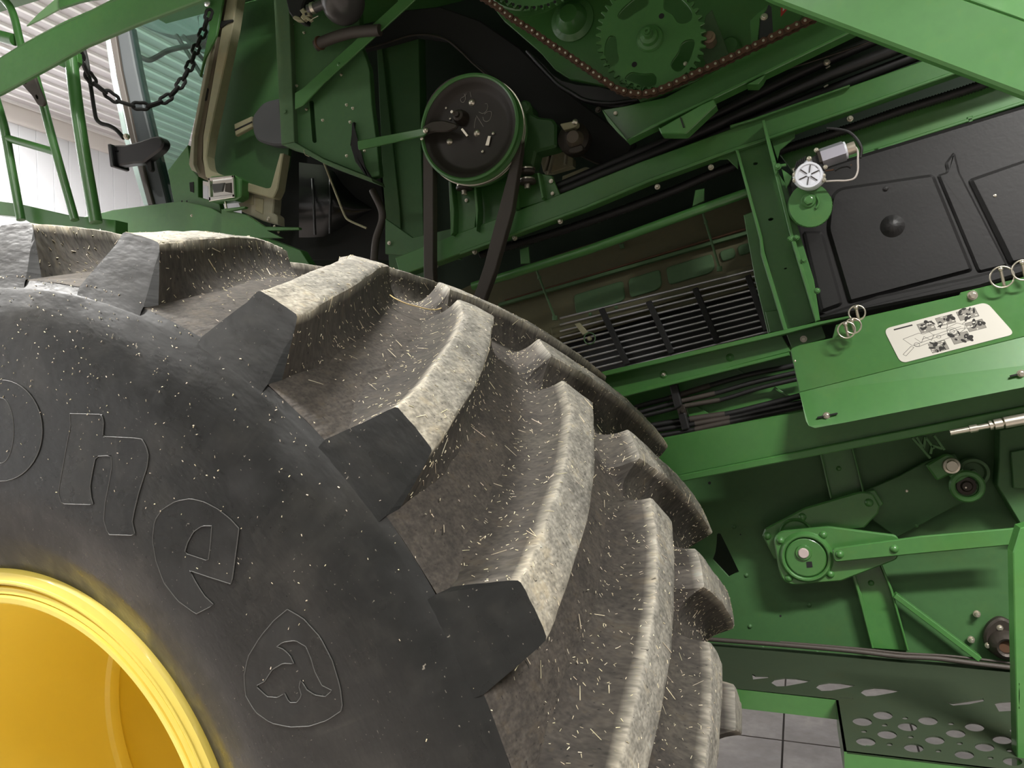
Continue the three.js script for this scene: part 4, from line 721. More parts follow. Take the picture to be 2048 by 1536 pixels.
{ const t = thing('chain_sprocket', 'green toothed sprocket with kidney shaped openings and a stepped hub', 'sprocket', P(1302, 73, -.84));
  const sm = l => roundPoly(l.map(a => [...S2(...a).slice(0, 2), 9]), 4);
  sprocket(t, 1302, 73, -.84, 44, 111, 101, [
    sm([[185, 560], [235, 445], [330, 450], [355, 530], [352, 640], [382, 740], [350, 830], [258, 876], [205, 830], [172, 690]]),
    sm([[430, 1030], [450, 965], [535, 905], [680, 942], [800, 925], [855, 965], [865, 1040], [835, 1105], [690, 1136], [500, 1112]]),
    sm([[1135, 640], [1150, 560], [1225, 500], [1325, 490], [1352, 540], [1330, 650], [1290, 760], [1205, 885], [1130, 937], [1068, 910], [1022, 845], [1035, 785], [1100, 700]]),
    sm([[945, -20], [942, 125], [1035, 165], [1085, 215], [1112, 285], [1190, 303], [1285, 275], [1315, 195], [1280, 110], [1190, 10], [1120, -60], [1000, -90]]),
    sm([[755, -10], [752, 65], [700, 112], [590, 165], [500, 240], [425, 267], [358, 250], [340, 195], [385, 125], [500, 15], [610, -60], [740, -90]]),
    sm([[820, -200], [700, -190], [640, -240], [640, -310], [900, -310], [960, -260], [930, -200]])], green, .03);
  const h = P(1300, 77, -.84), pr = 1 / PM(-.84) / 6.4;
  add(t, 'hub', latheG(h, [[40 * pr, .048], [60 * pr, .048], [64 * pr, .03], [108 * pr, .026], [120 * pr, .012], [158 * pr, .009], [170 * pr, .005], [176 * pr, -.002]], 44), green);
  add(t, 'shaft_end', latheG(h, [[0, .05], [14 * pr, .05], [20 * pr, .056], [40 * pr, .056], [44 * pr, .04]], 24), green);
  for (const a of [[915, 205], [568, 825]]) { const p = P(...S2(...a), -.8395); const g = new THREE.CircleGeometry(.0085, 16); g.translate(p.x, p.y, p.z); add(t, 'small_hole', g, dark); }
  bolt(t, ...S2(1220, 815).slice(0, 2), -.86, .006, zinc);
}
{ const t = thing('idler_bolt', 'dusty round bolt head beside the right teeth of the green sprocket', 'bolt', P(1419, 77, -.88));
  const p = P(1419, 77, -.89), pr = 1 / PM(-.88) / 6.4; add(t, 'head', latheG(p, [[0, .02], [40 * pr, .02], [46 * pr, .014], [74 * pr, .012], [78 * pr, .004], [78 * pr, -.03]], 30), new THREE.MeshStandardMaterial({ color: srgb(150, 128, 108), roughness: .5, metalness: .4 }));
}
{ const t = thing('rim_sprocket', 'larger green sprocket with a raised rim cut by the top frame edge', 'sprocket', P(1062, -91, -.86));
  sprocket(t, 1062, -91, -.86, 48, 112, 103, [], green, .05);
  const pr = 1 / PM(-.88); add(t, 'raised_rim', latheG(P(1062, -91, -.90), [[.112 / .112 * 113 * pr * .985, 0], [114 * pr, .012], [118 * pr, .014], [121 * pr, .010], [121 * pr, -.03]], 90), green);
  for (let i = 0; i < 12; i++) { const a = .7 + i * .135; plate(t, 'tooth_gap', circlePx(1062 + 106 * Math.cos(a), -91 + 106 * Math.sin(a), 3.2, 10), -.8595, .002, dark, { bevel: 0 }); }
}
{ // roller chain
  const raw = [S1(-60, -80), S1(100, 10), S1(250, 112), S1(370, 210), S1(510, 300), S1(660, 395), S1(800, 495), S1(950, 597), S1(1100, 692), S1(1250, 798), S1(1400, 900), S1(1550, 1010), S1(1640, 1066), S1(1700, 1110), S1(1790, 1160), S1(1880, 1188), S2(565, 1206), S2(660, 1210), S2(770, 1197), S2(870, 1170), S2(970, 1130), S2(1070, 1085), S2(1270, 990), S2(1480, 895), S2(1690, 800), S2(1895, 700), S3(210, 647), S3(425, 545), S3(645, 438), S3(870, 332), S3(1100, 222), S3(1400, 80)];
  const z = -.83, c = new THREE.CatmullRomCurve3(pxl(raw.map(a => [a[0], a[1]]), z), false, 'centripetal'), pitch = .0233, n = Math.floor(c.getLength() / pitch);
  const t = thing('roller_chain', 'rusty brown roller chain running under the green sprocket', 'chain', P(1302, 190, z));
  const lk = new THREE.Shape(); { const r = .0098, d = pitch / 2; lk.absarc(-d, 0, r, Math.PI / 2, Math.PI * 1.5); lk.quadraticCurveTo(0, -r * .55, d, -r); lk.absarc(d, 0, r, -Math.PI / 2, Math.PI / 2); lk.quadraticCurveTo(0, r * .55, -d, r); }
  const mk = (off) => { const g = [1, -1].map(s => { const e = new THREE.ExtrudeGeometry(lk, { depth: .0028, bevelEnabled: true, bevelThickness: .0006, bevelSize: .0006, bevelSegments: 1, curveSegments: 6 }); e.translate(0, 0, s * off - .0014); return e; }); const rl = [-1, 1].map(s => { const r = new THREE.CylinderGeometry(.0065, .0065, off * 2, 12); r.rotateX(Math.PI / 2); r.translate(s * pitch / 2, 0, 0); return r; }); return boxUV(merge([...g, ...rl])); };
  const inner = mk(.0075), outer = mk(.0115); const pin = boxUV(latheG(V(0, 0, 0), [[0, .0176], [.0028, .0172], [.0040, .0155], [.0042, .012], [.0042, -.016]], 14));
  const chainMat = [rust, new THREE.MeshStandardMaterial({ color: srgb(82, 62, 48), roughness: .6, metalness: .4 })];
  for (let i = 0; i < n; i++) { const a = c.getPointAt(i / n), b = c.getPointAt((i + 1) / n), m = a.clone().add(b).multiplyScalar(.5), an = Math.atan2(b.y - a.y, b.x - a.x); const l = place(t, 'chain_link', i % 2 ? inner : outer, chainMat[i % 2], m, [0, 0, an]); const p = shade(new THREE.Mesh(pin, zinc)); p.name = 'pin'; p.position.set(-pitch / 2, 0, 0); l.add(p); }
}
{ const t = thing('chain_channel', 'dark green open channel under the chain with a pale folded lip', 'channel', P(1450, 150, -.85));
  plate(t, 'web', [S4(800, 380), S4(1115, 770), [1300, 255], [1400, 206], [1710, 57], [1800, 10], [1800, -30], [1640, 20], [1480, 115], [1330, 195], [1280, 205], [1250, 212]], -.87, .012, green);
  plate(t, 'folded_lip', [S4(1110, 778), S4(1115, 764), [1300, 251], [1400, 203], [1710, 54], [1800, 9], [1800, 15], [1712, 60], [1400, 211], [1300, 258]], -.82, .05, green);
  plate(t, 'end_lip', [S4(795, 384), S4(808, 380), S4(1120, 768), S4(1110, 778), S4(985, 660), S4(860, 520)], -.84, .03, green);
  plate(t, 'tab', roundPoly([S4(1510, 600, 4), S4(1540, 612), S4(1790, 470), S4(2048, 325), S2(1590, 1262, 4), S2(1620, 1345), S4(1870, 690, 4), S4(1550, 690, 4)]), -.80, .05, green, { bevel: .003 });
  plate(t, 'slit', [S4(1785, 470), S4(1800, 470), S4(1850, 605), S4(1830, 608)], -.797, .004, dark, { bevel: 0 });
  plate(t, 'tab', [S3(215, 1080), S3(450, 955), S3(420, 1010), S3(360, 1078)], -.81, .05, green);
  bolt(t, ...S4(965, 425).slice(0, 2), -.865, .006, zinc); bolt(t, ...S4(745, 380).slice(0, 2), -.87, .009, darkSteel);
}
{ const t = thing('stop_bracket', 'green block with a dark face and a zinc bolt above the right run of chain', 'bracket', P(1525, 45, -.88));
  slab(t, 'dark_face', [P(...S3(390, 240), -.87), P(...S3(495, 60), -.87), P(...S3(530, 90), -.87), P(...S3(552, 430), -.87), P(...S3(370, 500), -.87)], V(0, 0, -.04), new THREE.MeshStandardMaterial({ color: srgb(40, 44, 42), roughness: .6 }));
  plate(t, 'green_cheek', [S3(255, 260), S3(320, 190), S3(490, 58), S3(470, 130), S3(385, 240), S3(360, 520), S3(275, 560)], -.868, .03, green); bolt(t, ...S3(438, 218).slice(0, 2), -.868, .010, zinc);
}
{ const t = thing('warning_sticker', 'small red bordered triangular warning sticker below the top frame edge', 'sticker', P(1567, 18, -.945));
  const rd = new THREE.MeshStandardMaterial({ color: srgb(170, 52, 44), roughness: .5 }), wt = new THREE.MeshStandardMaterial({ color: srgb(220, 215, 205), roughness: .5 });
  plate(t, 'red_field', [S3(650, -60), S3(800, -60), S3(760, 90), S3(650, 215)], -.945, .002, rd, { bevel: 0 }); plate(t, 'white_field', [S3(680, -40), S3(760, -40), S3(730, 80), S3(675, 145)], -.9435, .001, wt, { bevel: 0 });
  for (const x of [694, 712, 728]) plate(t, 'black_stroke', [S3(x, 40), S3(x + 9, 40), S3(x + 5, 110 - (x - 694)), S3(x - 4, 118 - (x - 694))], -.942, .001, dark, { bevel: 0 });
}
// hoses above the sloping beam
[[[[1090, 385], [1200, 338], [1320, 286], [1464, 214], [1640, 128], [1800, 60], [1900, 20]], 12, 'uppermost thick hose between the chain channel and the sloping beam'], [[[1090, 398], [1200, 352], [1320, 302], [1464, 236], [1640, 158], [1800, 96], [1950, 40]], 13, 'middle thick hose between the chain channel and the sloping beam'], [[[1090, 408], [1200, 364], [1320, 316], [1464, 256], [1640, 188], [1850, 106], [2000, 50]], 12, 'lowest thick hose, lying close on the sloping beam']].forEach(([p, r, lab], i) => {
  const t = thing('thick_hose', 'black ' + lab, 'hose', P(1464, 240, -1.03), 'thick black hoses'); tube(t, 'hose', pxl(p, -1.03 + .03 * (i % 2)), (r - 2.5) / PM(-1.03), blackPlastic, { seg: 60, rad: 16 });
  const q = P(1656 - i * 2, [134, 150, 172][i], -1.02 + .018); const g = new RoundedBoxGeometry(.014, .006, .006, 1, .002); g.rotateZ(.4); g.translate(q.x, q.y, q.z); add(t, 'hose_clip', g, zinc); });
{ const t = thing('thin_cable', 'thin grey cable above the thick black hoses', 'cable', P(1650, 115, -.98)); tube(t, 'cable', pxl([[1540, 148], [1640, 118], [1750, 80], [1850, 40]], -.98), .0028, darkSteel, { seg: 40 }); bolt(t, ...S3(1240, 800).slice(0, 2), -.985, .009, zinc, { name: 'clip_bolt' }); }
{ const t = thing('tan_casting', 'tan ribbed casting glimpsed below the universal joint', 'casting', P(1110, 330, -1.12));
  plate(t, 'body', [S4(-10, 950), S4(140, 920), S4(300, 920), S4(420, 1000), S4(420, 1100), S4(140, 1180), S4(40, 1180)], -1.13, .04, tan); plate(t, 'rib', [S4(100, 935), S4(125, 932), S4(60, 1175), S4(36, 1175)], -1.11, .03, seal); plate(t, 'rib', [S4(150, 930), S4(175, 928), S4(115, 1180), S4(92, 1180)], -1.11, .03, seal); plate(t, 'rib', [S4(310, 940), S4(338, 940), S4(325, 1070), S4(300, 1085)], -1.11, .03, seal);
  plate(t, 'shelf', roundPoly([S4(285, 1230), S4(590, 1105, 6), S4(655, 1135, 6), S4(310, 1300), S4(280, 1302)]), -1.08, .04, tan); bolt(t, ...S4(85, 1190).slice(0, 2), -1.09, .007, zinc); }
// pulley
{ const c = P(940, 257, -.84), R = P(940, 257 + 108, -.84).distanceTo(c), t = thing('drive_pulley', 'big dark dished pulley with green edges, scribbled chalk marks and bolt heads', 'pulley', c);
  const pulleyMat = new THREE.MeshPhysicalMaterial({ color: srgb(46, 41, 36), roughness: .5, metalness: .2 });
  const k = R / 108;
  add(t, 'rim', latheG(c, [[98 * k, -.012], [100 * k, .012], [103 * k, .016], [107 * k, .014], [108 * k, .004], [104 * k, -.012], [108 * k, -.022], [108 * k, -.028], [100 * k, -.05], [107 * k, -.066], [107 * k, -.075], [60 * k, -.08]], 90), green);
  add(t, 'dish', latheG(c, [[0, -.02], [30 * k, -.02], [74 * k, -.022], [82 * k, -.016], [90 * k, -.002], [95 * k, .006], [99 * k, .008], [102 * k, .012]], 80), pulleyMat);
  add(t, 'polished_ring', latheG(c, [[104.5 * k, -.0285], [110 * k, -.030], [110 * k, -.036], [104 * k, -.040], [109 * k, -.046], [108 * k, -.052]], 90), zinc);
  for (const [x, y, r] of [[662, 415, .0125], [377, 918, .0120], [728, 805, .0125]]) bolt(t, ...PU(x, y).slice(0, 2), -.86, r, zinc, { dome: 1, h: 1.6 });
  for (const [x, y, r] of [[332, 485, .004], [385, 622, .004], [800, 1040, .005], [935, 810, .005]]) bolt(t, ...PU(x, y).slice(0, 2), -.855, r, zinc, { dome: 1 });
  const hub = P(...PU(540, 620), -.86), hk = k / 6.4; add(t, 'hub', latheG(hub, [[0, .05], [34 * hk, .05], [40 * hk, .04], [70 * hk, .036], [92 * hk, .02], [100 * hk, 0]], 36), darkSteel);
  add(t, 'shaft_tip', latheG(hub.clone().add(V(-.01, .004, .046)), [[0, .016], [18 * hk, .016], [22 * hk, .008], [22 * hk, 0]], 24), zinc); add(t, 'key', barG(P(...PU(540, 755), -.83), P(...PU(615, 850), -.83), .008, .01), zinc);
  plate(t, 'tag', [PU(870, 840), PU(908, 845), PU(880, 970), PU(832, 965)], -.853, .003, zinc);
  const chalk = new THREE.MeshStandardMaterial({ color: srgb(150, 146, 138), roughness: .9 });
  for (const l of [[[470, 300], [480, 265], [540, 250], [585, 270], [590, 310], [555, 345], [520, 370], [530, 410], [560, 412], [582, 370], [575, 320], [545, 280]], [[568, 235], [585, 210], [612, 215], [635, 260], [655, 345]], [[752, 538], [800, 555], [840, 535], [868, 480], [860, 435], [830, 432]], [[822, 565], [870, 532], [912, 535], [915, 580], [890, 640], [850, 660], [818, 645], [805, 600]], [[722, 585], [765, 650], [812, 725]], [[718, 605], [700, 680], [695, 745]]]) add(t, 'chalk_mark', tubeG(pxl(l.map(a => PU(...a).slice(0, 2)), -.8595), .0009, { seg: 40, rad: 5 }), chalk);
}
{ const t = thing('drive_belt', 'wide grey-brown flat belt around the dark pulley, both runs dropping to the beam', 'belt', P(940, 400, -.87));
  plate(t, 'left_run', [[846, 290], [866, 330], [866, 540], [869, 600], [849, 600], [847, 540]], -.865, .035, blackRubber); plate(t, 'right_run', [[1030, 244], [1044, 244], [1042, 300], [1024, 420], [990, 540], [968, 600], [945, 600], [968, 530], [1002, 400], [1026, 310]], -.865, .035, blackRubber);
  const arc = []; for (let i = 0; i <= 24; i++) { const a = Math.PI * (1.0 + i / 24); arc.push([940 + 97 * Math.cos(a), 257 + 110 * Math.sin(a)]); } for (let i = 24; i >= 0; i--) { const a = Math.PI * (1.0 + i / 24); arc.push([940 + 91 * Math.cos(a), 257 + 104 * Math.sin(a)]); } plate(t, 'top_wrap', arc, -.87, .03, blackRubber);
}
{ const t = thing('tensioner_link', 'slim green flat bar ending in a dark claw bolted over the pulley', 'bar', P(790, 280, -.80));
  plate(t, 'bar', roundPoly([S6(985, 522, 3), S6(1850, 355, 5), S6(1880, 400, 5), S6(1850, 455, 4), S6(1000, 640, 3)]), -.80, .01, green); bolt(t, ...S6(1862, 388).slice(0, 2), -.80, .010, zinc, { dome: 1, h: 1.6 }); bolt(t, ...S6(1815, 492).slice(0, 2), -.81, .006, zinc, { dome: 1 });
  plate(t, 'claw', roundPoly([PU(30, 720, 4), PU(150, 650, 5), PU(300, 640, 5), PU(480, 690, 6), PU(470, 740, 4), PU(350, 790, 4), PU(180, 790, 4), PU(60, 830, 4)]), -.81, .012, darkSteel, { bevel: .004 });
}
{ const t = thing('wide_belt', 'very wide dark belt crossing behind the pulley and under the chain', 'belt', P(1050, 180, -1.0));
  const a = [[640, 95], [680, 90], [740, 60], [800, 20], [880, 12], [960, 40], [1040, 95], [1110, 165], [1190, 225], [1270, 285]], b = [[640, 105], [690, 105], [760, 90], [830, 70], [890, 78], [950, 130], [1020, 190], [1090, 255], [1160, 310], [1240, 345]];
  plate(t, 'belt_face', [...a, ...b.slice().reverse()], -1.09, .04, dark, { bevel: .006 });
  tube(t, 'edge_cord', pxl(b, -1.08), .004, darkSteel, { seg: 80, rad: 8 });
  const lower = [S1(600, 650), S1(760, 830), S1(880, 960), S1(1000, 1080), S1(1180, 1190), S1(1330, 1275), S1(1500, 1310), S1(1680, 1320), S1(1850, 1300), S1(2020, 1275)]; tube(t, 'lower_rib', pxl(lower.map(x => x.slice(0, 2)), -.925), .0065, blackGloss, { seg: 80 });
  tube(t, 'upper_rib', pxl([S1(700, 730), S1(850, 880), S1(950, 990), S1(1100, 1100), S1(1300, 1190), S1(1500, 1230), S1(1700, 1235)].map(x => x.slice(0, 2)), -.935), .005, blackGloss, { seg: 80 });
  plate(t, 'rib_web', [S1(700, 720), S1(860, 900), S1(1050, 1030), S1(1250, 1080), S1(1550, 1110), S1(1760, 1170), S1(2030, 1275), S1(1800, 1380), S1(1500, 1340), S1(1250, 1260), S1(1000, 1110), S1(820, 930)], -.93, .03, blackPlastic);
}
{ const t = thing('gearbox', 'green cast gearbox to the right of the pulley standing on a rubber mount', 'gearbox', P(1070, 270, -.98));
  plate(t, 'housing', roundPoly([PU(1290, 440, 6), PU(1420, 430, 6), PU(1435, 560, 4), PU(1520, 600), PU(1700, 620, 6), PU(1745, 700), PU(1745, 980, 6), PU(1480, 1050), PU(1440, 1230), PU(1270, 1230)]), -.98, .08, greenFlat, { bevel: .008 });
  add(t, 'neck', latheG(P(...PU(1350, 480), -.97), [[0, .02], [.012, .02], [.02, .012], [.022, 0]], 24), greenFlat);
}
{ const t = thing('universal_joint', 'greasy dark universal joint yoke right of the green gearbox', 'joint', P(1150, 275, -.95));
  const k = 1 / PM(-.95) / 6.4; const c = P(...S4(420, 740), -.97); add(t, 'yoke_disc', latheG(c, [[0, .02], [90 * k, .02], [100 * k, .01], [170 * k, .005], [215 * k, -.004], [220 * k, -.04]], 40), darkSteel);
  plate(t, 'yoke_ear', roundPoly([S4(250, 560, 4), S4(400, 530, 4), S4(480, 510, 8), S4(480, 580, 8), S4(400, 620, 4), S4(300, 640, 4)]), -.93, .03, tan); bolt(t, ...S4(448, 535).slice(0, 2), -.925, .010, zinc, { dome: 1, h: 1.5 });
  add(t, 'cross', latheG(P(...S4(450, 760), -.945), [[0, .03], [80 * k, .03], [100 * k, .02], [120 * k, 0]], 30), new THREE.MeshStandardMaterial({ color: srgb(84, 74, 62), roughness: .6 })); plate(t, 'yoke_ear', roundPoly([S4(360, 880, 6), S4(540, 820, 6), S4(560, 890, 6), S4(480, 930, 6), S4(370, 940, 6)]), -.93, .03, darkSteel);
}
{ const t = thing('mount_plate', 'dark green sheet joining the two rubber mount brackets', 'panel', P(980, 420, -.98)); plate(t, 'sheet', [C3(380, 1330), C3(700, 1300), C3(840, 1280), C3(1120, 1290), C3(1160, 1500), C3(900, 1700), C3(380, 1760)], -.985, .012, green); }
[['left', [C3(355, 1325), C3(400, 1318), C3(545, 1328), C3(560, 1536), C3(545, 1700), C3(370, 1720)], [470, 1375], [[355, 1325], [375, 1325], [395, 1536], [390, 1700], [375, 1720]], [[538, 1330], [552, 1330], [572, 1536], [560, 1690]]], ['right', [C3(812, 1270), C3(1010, 1265), C3(1110, 1285), C3(1170, 1420), C3(1160, 1440), C3(840, 1536), C3(820, 1400)], [932, 1300], [[812, 1268], [832, 1268], [850, 1520], [835, 1530]], [[1000, 1262], [1018, 1262], [1050, 1440], [1035, 1455]]]].forEach(([s, poly, m, f1, f2]) => {
  const t = thing('mount_bracket', `green bracket on the sloping beam with the ${s === 'left' ? 'rubber mount straight under the pulley' : 'rubber mount under the gearbox'}`, 'bracket', P(...C3(...m), -.93));
  plate(t, 'back', poly, -.96, .012, green); plate(t, 'cheek', f1.map(a => C3(...a)), -.92, .05, green); plate(t, 'cheek', f2.map(a => C3(...a)), -.92, .05, green);
  const k = 1 / PM(-.92) / 3.657; for (const [dy, r, mat, nm] of [[-62, 62, zinc, 'washer'], [-40, 58, blackRubber, 'rubber_mount'], [12, 60, zinc, 'washer'], [32, 66, blackRubber, 'rubber_mount'], [62, 24, zinc, 'nut']]) { if (s === 'left' && dy < 0) continue; const p = P(...C3(m[0], m[1] + dy - (s === 'left' ? 30 : 0)), -.925); const g = new THREE.CylinderGeometry(r * k, r * k, (nm === 'nut' ? 34 : nm === 'washer' ? 12 : 20) * k, nm === 'nut' ? 6 : 30); g.translate(p.x, p.y, p.z); add(t, nm, g, mat); }
  if (s === 'right') { bolt(t, ...C3(1105, 1325).slice(0, 2), -.955, .007, zinc); bolt(t, ...C3(1115, 1415).slice(0, 2), -.955, .006, zinc); } else bolt(t, ...C3(485, 1465).slice(0, 2), -.955, .006, zinc);
});
{ const t = thing('dark_column', 'dark green upright column in the shade left of the pulley', 'column', P(800, 300, -1.1));
  plate(t, 'front', [[752, 60], [836, 40], [842, 300], [850, 560], [800, 560], [775, 400]], -1.16, .06, greenFlat); plate(t, 'side_face', [[752, 60], [760, 60], [800, 420], [806, 560], [780, 560], [765, 350]], -1.15, .05, greenFlat);
  plate(t, 'foot', [C5(1500, 500), C5(1700, 640), C5(2048, 560), C5(2048, 800), C5(1500, 760)], -1.0, .02, greenFlat);
  tube(t, 'clamp_hose', pxl([[745, 380], [765, 430], [752, 480], [748, 520]], -1.02), .014, blackRubber, { seg: 30 });
  for (const [x, y] of [[1640, 800], [1700, 772], [1530, 680], [1875, 850]]) bolt(t, ...C5(x, y).slice(0, 2), -.99, .007, zinc);
}
{ // green side box with brace
  const t = thing('side_box', 'green sheet metal box with a long dark slot and scattered bolts, left of the pulley', 'box', P(650, 200, -.90));
  plate(t, 'face', roundPoly([[577, -20], [716, -20], [722, 92], C2(1385, 500, 10), C2(1400, 760), C2(1440, 1060), C2(1460, 1284, 4), C2(1400, 1300), C2(1050, 1160), C2(835, 1036)]), -.90, .03, greenFlat, { holes: [slotPx(...C2(962, 750).slice(0, 2), ...C2(985, 1030).slice(0, 2), 5.5)] });
  plate(t, 'slot_back', [C2(900, 700), C2(1040, 700), C2(1060, 1080), C2(920, 1080)], -.935, .01, dark);
  plate(t, 'front_strip', [[546, -20], [577, -20], C2(835, 1034), C2(740, 1056)], -.875, .05, greenDusty);
  plate(t, 'bottom_fold', [C2(740, 1058), C2(835, 1038), C2(1050, 1162), C2(1400, 1302), C2(1410, 1330), C2(1060, 1200), C2(840, 1085)], -.88, .09, greenDusty);
  plate(t, 'rear_return', [C2(1255, 900), C2(1270, 890), C2(1250, 1060), C2(1300, 1150), C2(1370, 1260), C2(1395, 1300), C2(1370, 1300), C2(1280, 1180), C2(1250, 1080)], -.885, .02, dark);
  for (const [x, y] of [[825, 180], [908, 240], [855, 628], [1045, 880], [1180, 547], [1220, 768], [1265, 793], [1245, 893], [1350, 1105], [1220, 1140], [925, 800]]) bolt(t, ...C2(x, y).slice(0, 2), -.90, .0052, zinc, { name: 'screw', h: 1.6 });
  bolt(t, ...C2(775, 820).slice(0, 2), -.875, .009, greenDusty);
  add(t, 'straw_wisp', tubeG(pxl([C2(905, 1095), C2(915, 1130), C2(945, 1145)].map(a => a.slice(0, 2)), -.87), .0012, { seg: 12, rad: 5 }), tan);
}
{ const t = thing('diagonal_brace', 'slim green brace crossing the side box up to the right', 'brace', P(720, 110, -.87)); plate(t, 'flat_bar', [[800, -20], [846, -20], C2(1710, 8), C2(1060, 600), C2(900, 770), C2(838, 800), C2(838, 680), C2(900, 640), C2(1590, 10)], -.865, .008, green); bolt(t, ...C2(1160, 470).slice(0, 2), -.865, .007, green, { dome: 1 }); }
{ const t = thing('hose_stub', 'dark rubber hose stub with a worn end beside the brace', 'hose', P(650, 80, -.89)); tube(t, 'stub', pxl([[632, 92], [650, 82], [700, 66], [760, 60]], -.86), .02, blackRubber, { seg: 30, rad: 20 }); const p = P(640, 86, -.86); const g = new THREE.TorusGeometry(.019, .006, 8, 24); g.rotateY(1.2); g.translate(p.x, p.y, p.z); add(t, 'end_collar', g, rust); }
{ const t = thing('filter_bowl', 'smoky dark plastic filter bowl with a pale electrical connector at the top edge', 'filter', P(690, 10, -.80));
  const k = 1 / PM(-.8) / 6.4, q = new THREE.Quaternion().setFromUnitVectors(V(0, 1, 0), V(.75, -.5, .45).normalize());
  const smoky = new THREE.MeshPhysicalMaterial({ color: srgb(70, 68, 68), roughness: .3, clearcoat: .4 });
  const g = new THREE.LatheGeometry([[0, 360], [120, 350], [220, 310], [300, 220], [330, 100], [335, -40], [325, -120]].map(a => new THREE.Vector2(a[0] * k, a[1] * k * .5)), 40); g.applyQuaternion(q); const p = P(...S7(1960, 20), -.82); g.translate(p.x, p.y, p.z); add(t, 'bowl', g, smoky);
  const bg = (x0, x1, r0, r1, m, n, seg = 24) => { const a = P(...S7(...x0), -.78), b = P(...S7(...x1), -.78), h = new THREE.CylinderGeometry(r1 * k, r0 * k, a.distanceTo(b), seg); h.applyQuaternion(new THREE.Quaternion().setFromUnitVectors(V(0, 1, 0), b.clone().sub(a).normalize())); const m2 = a.add(b).multiplyScalar(.5); h.translate(m2.x, m2.y, m2.z); add(t, n, h, m); };
  bg([1520, 130], [1760, 30], 78, 70, smoky, 'neck'); bg([1560, 110], [1600, 95], 84, 84, zinc, 'neck_band');
  plate(t, 'connector', [S7(1400, 130), S7(1450, 95), S7(1470, 130), S7(1520, 130), S7(1535, 200), S7(1500, 210), S7(1545, 240), S7(1510, 262), S7(1480, 235), S7(1450, 260), S7(1410, 215), S7(1435, 180)], -.77, .02, tan);
  plate(t, 'connector_window', [S7(1465, 165), S7(1490, 160), S7(1498, 190), S7(1472, 194)], -.768, .004, dark, { bevel: 0 });
  tube(t, 'lock_wire', pxl([S7(1540, 265), S7(1580, 235), S7(1640, 205)].map(a => a.slice(0, 2)), -.765), .0016, zinc); plate(t, 'cap', roundPoly([S7(1210, -60), S7(1500, -60), S7(1440, 60, 8), S7(1430, 220, 8), S7(1420, 265, 8), S7(1330, 250, 8), S7(1260, 160)]), -.80, .06, dark, { bevel: .006 }); plate(t, 'dusty_edge', roundPoly([S7(1340, 190, 4), S7(1400, 215, 4), S7(1440, 262, 4), S7(1350, 262, 4), S7(1300, 225, 4)]), -.79, .02, tan);
}
// ---------------------------------------------------------------- left: door frame, duct, cab corner, ladder rails, raised side shields
{ const t = thing('hatch_frame', 'tall tan-grey rubber edged hatch frame around a dark green recess', 'frame', P(460, 200, -1.0));
  const outer = roundPoly([[436, -20], [C1(1400, 1240)[0], C1(1400, 1240)[1]], C1(1440, 1280, 6), C1(1985, 1450, 14), C1(2040, 1130), [562, 290], [590, -20], [478, -20]], 6);
  const ring = (z, o, i, m, n) => plate(t, n, [...o, ...i.slice().reverse()], z, .05, m, { bevel: .003 });
  const left = (x, y) => C1(x, y);
  plate(t, 'outer_edge', [left(1600, -60), left(1628, -60), left(1420, 1000), left(1415, 1200), left(1440, 1262), left(1400, 1245), left(1380, 1200), left(1400, 1000)], -.99, .08, seal);
  const path = (pts) => pts.map(a => C1(...a));
  plate(t, 'seal_channel', roundPoly([...path([[1628, -60], [1665, -60], [1482, 1000], [1475, 1160]]), C1(1500, 1255, 12), ...path([[1560, 1300], [1990, 1405], [1998, 1440], [1560, 1345], [1450, 1290], [1415, 1200], [1420, 1000]])]), -1.01, .06, new THREE.MeshStandardMaterial({ color: srgb(104, 94, 78), roughness: .8 }));
  plate(t, 'inner_bead', roundPoly([...path([[1665, -60], [1740, -60], [1700, 200], [1530, 1000], [1510, 1140]]), C1(1520, 1240, 12), ...path([[1580, 1265], [1940, 1375]]), C1(1975, 1375, 8), ...path([[1985, 1340], [2045, 1120], [2070, 1120], [2030, 1380]]), C1(2000, 1450, 10), ...path([[1960, 1440], [1560, 1340], [1500, 1290], [1480, 1160], [1482, 1000]])]), -.985, .05, tan, { bevel: .004 });
  plate(t, 'recess_panel', [[430, -20], [610, -20], [575, 330], [552, 395], [400, 360]], -1.12, .02, greenFlat);
  for (const [x, y, h] of [[1515, 690, 36]]) plate(t, 'drain_slot', slotPx(...C1(x, y - h).slice(0, 2), ...C1(x - 12, y + h).slice(0, 2), 3), -1.008, .003, dark, { bevel: 0 });
  plate(t, 'clip', [S7(380, 265), S7(470, 255), S7(540, 245), S7(545, 265), S7(460, 300), S7(400, 345), S7(370, 345)], -.975, .01, dark);
}
{ const t = thing('grey_canister', 'dark grey canister with a tan rod inside the hatch recess', 'canister', P(530, 240, -1.04));
  plate(t, 'body', roundPoly([C2(522, 850, 10), C2(600, 745, 14), C2(730, 715), C2(760, 1060), C2(680, 1065, 8), C2(560, 1030, 10), C2(528, 960, 8)]), -1.05, .05, new THREE.MeshStandardMaterial({ color: srgb(74, 74, 76), roughness: .6 }), { bevel: .008 }); plate(t, 'rod', [C2(395, 908), C2(522, 850), C2(528, 925), C2(405, 992)], -1.06, .02, tan); plate(t, 'rod_groove', [C2(400, 946), C2(525, 886), C2(526, 896), C2(402, 957)], -1.058, .003, dark, { bevel: 0 }); }
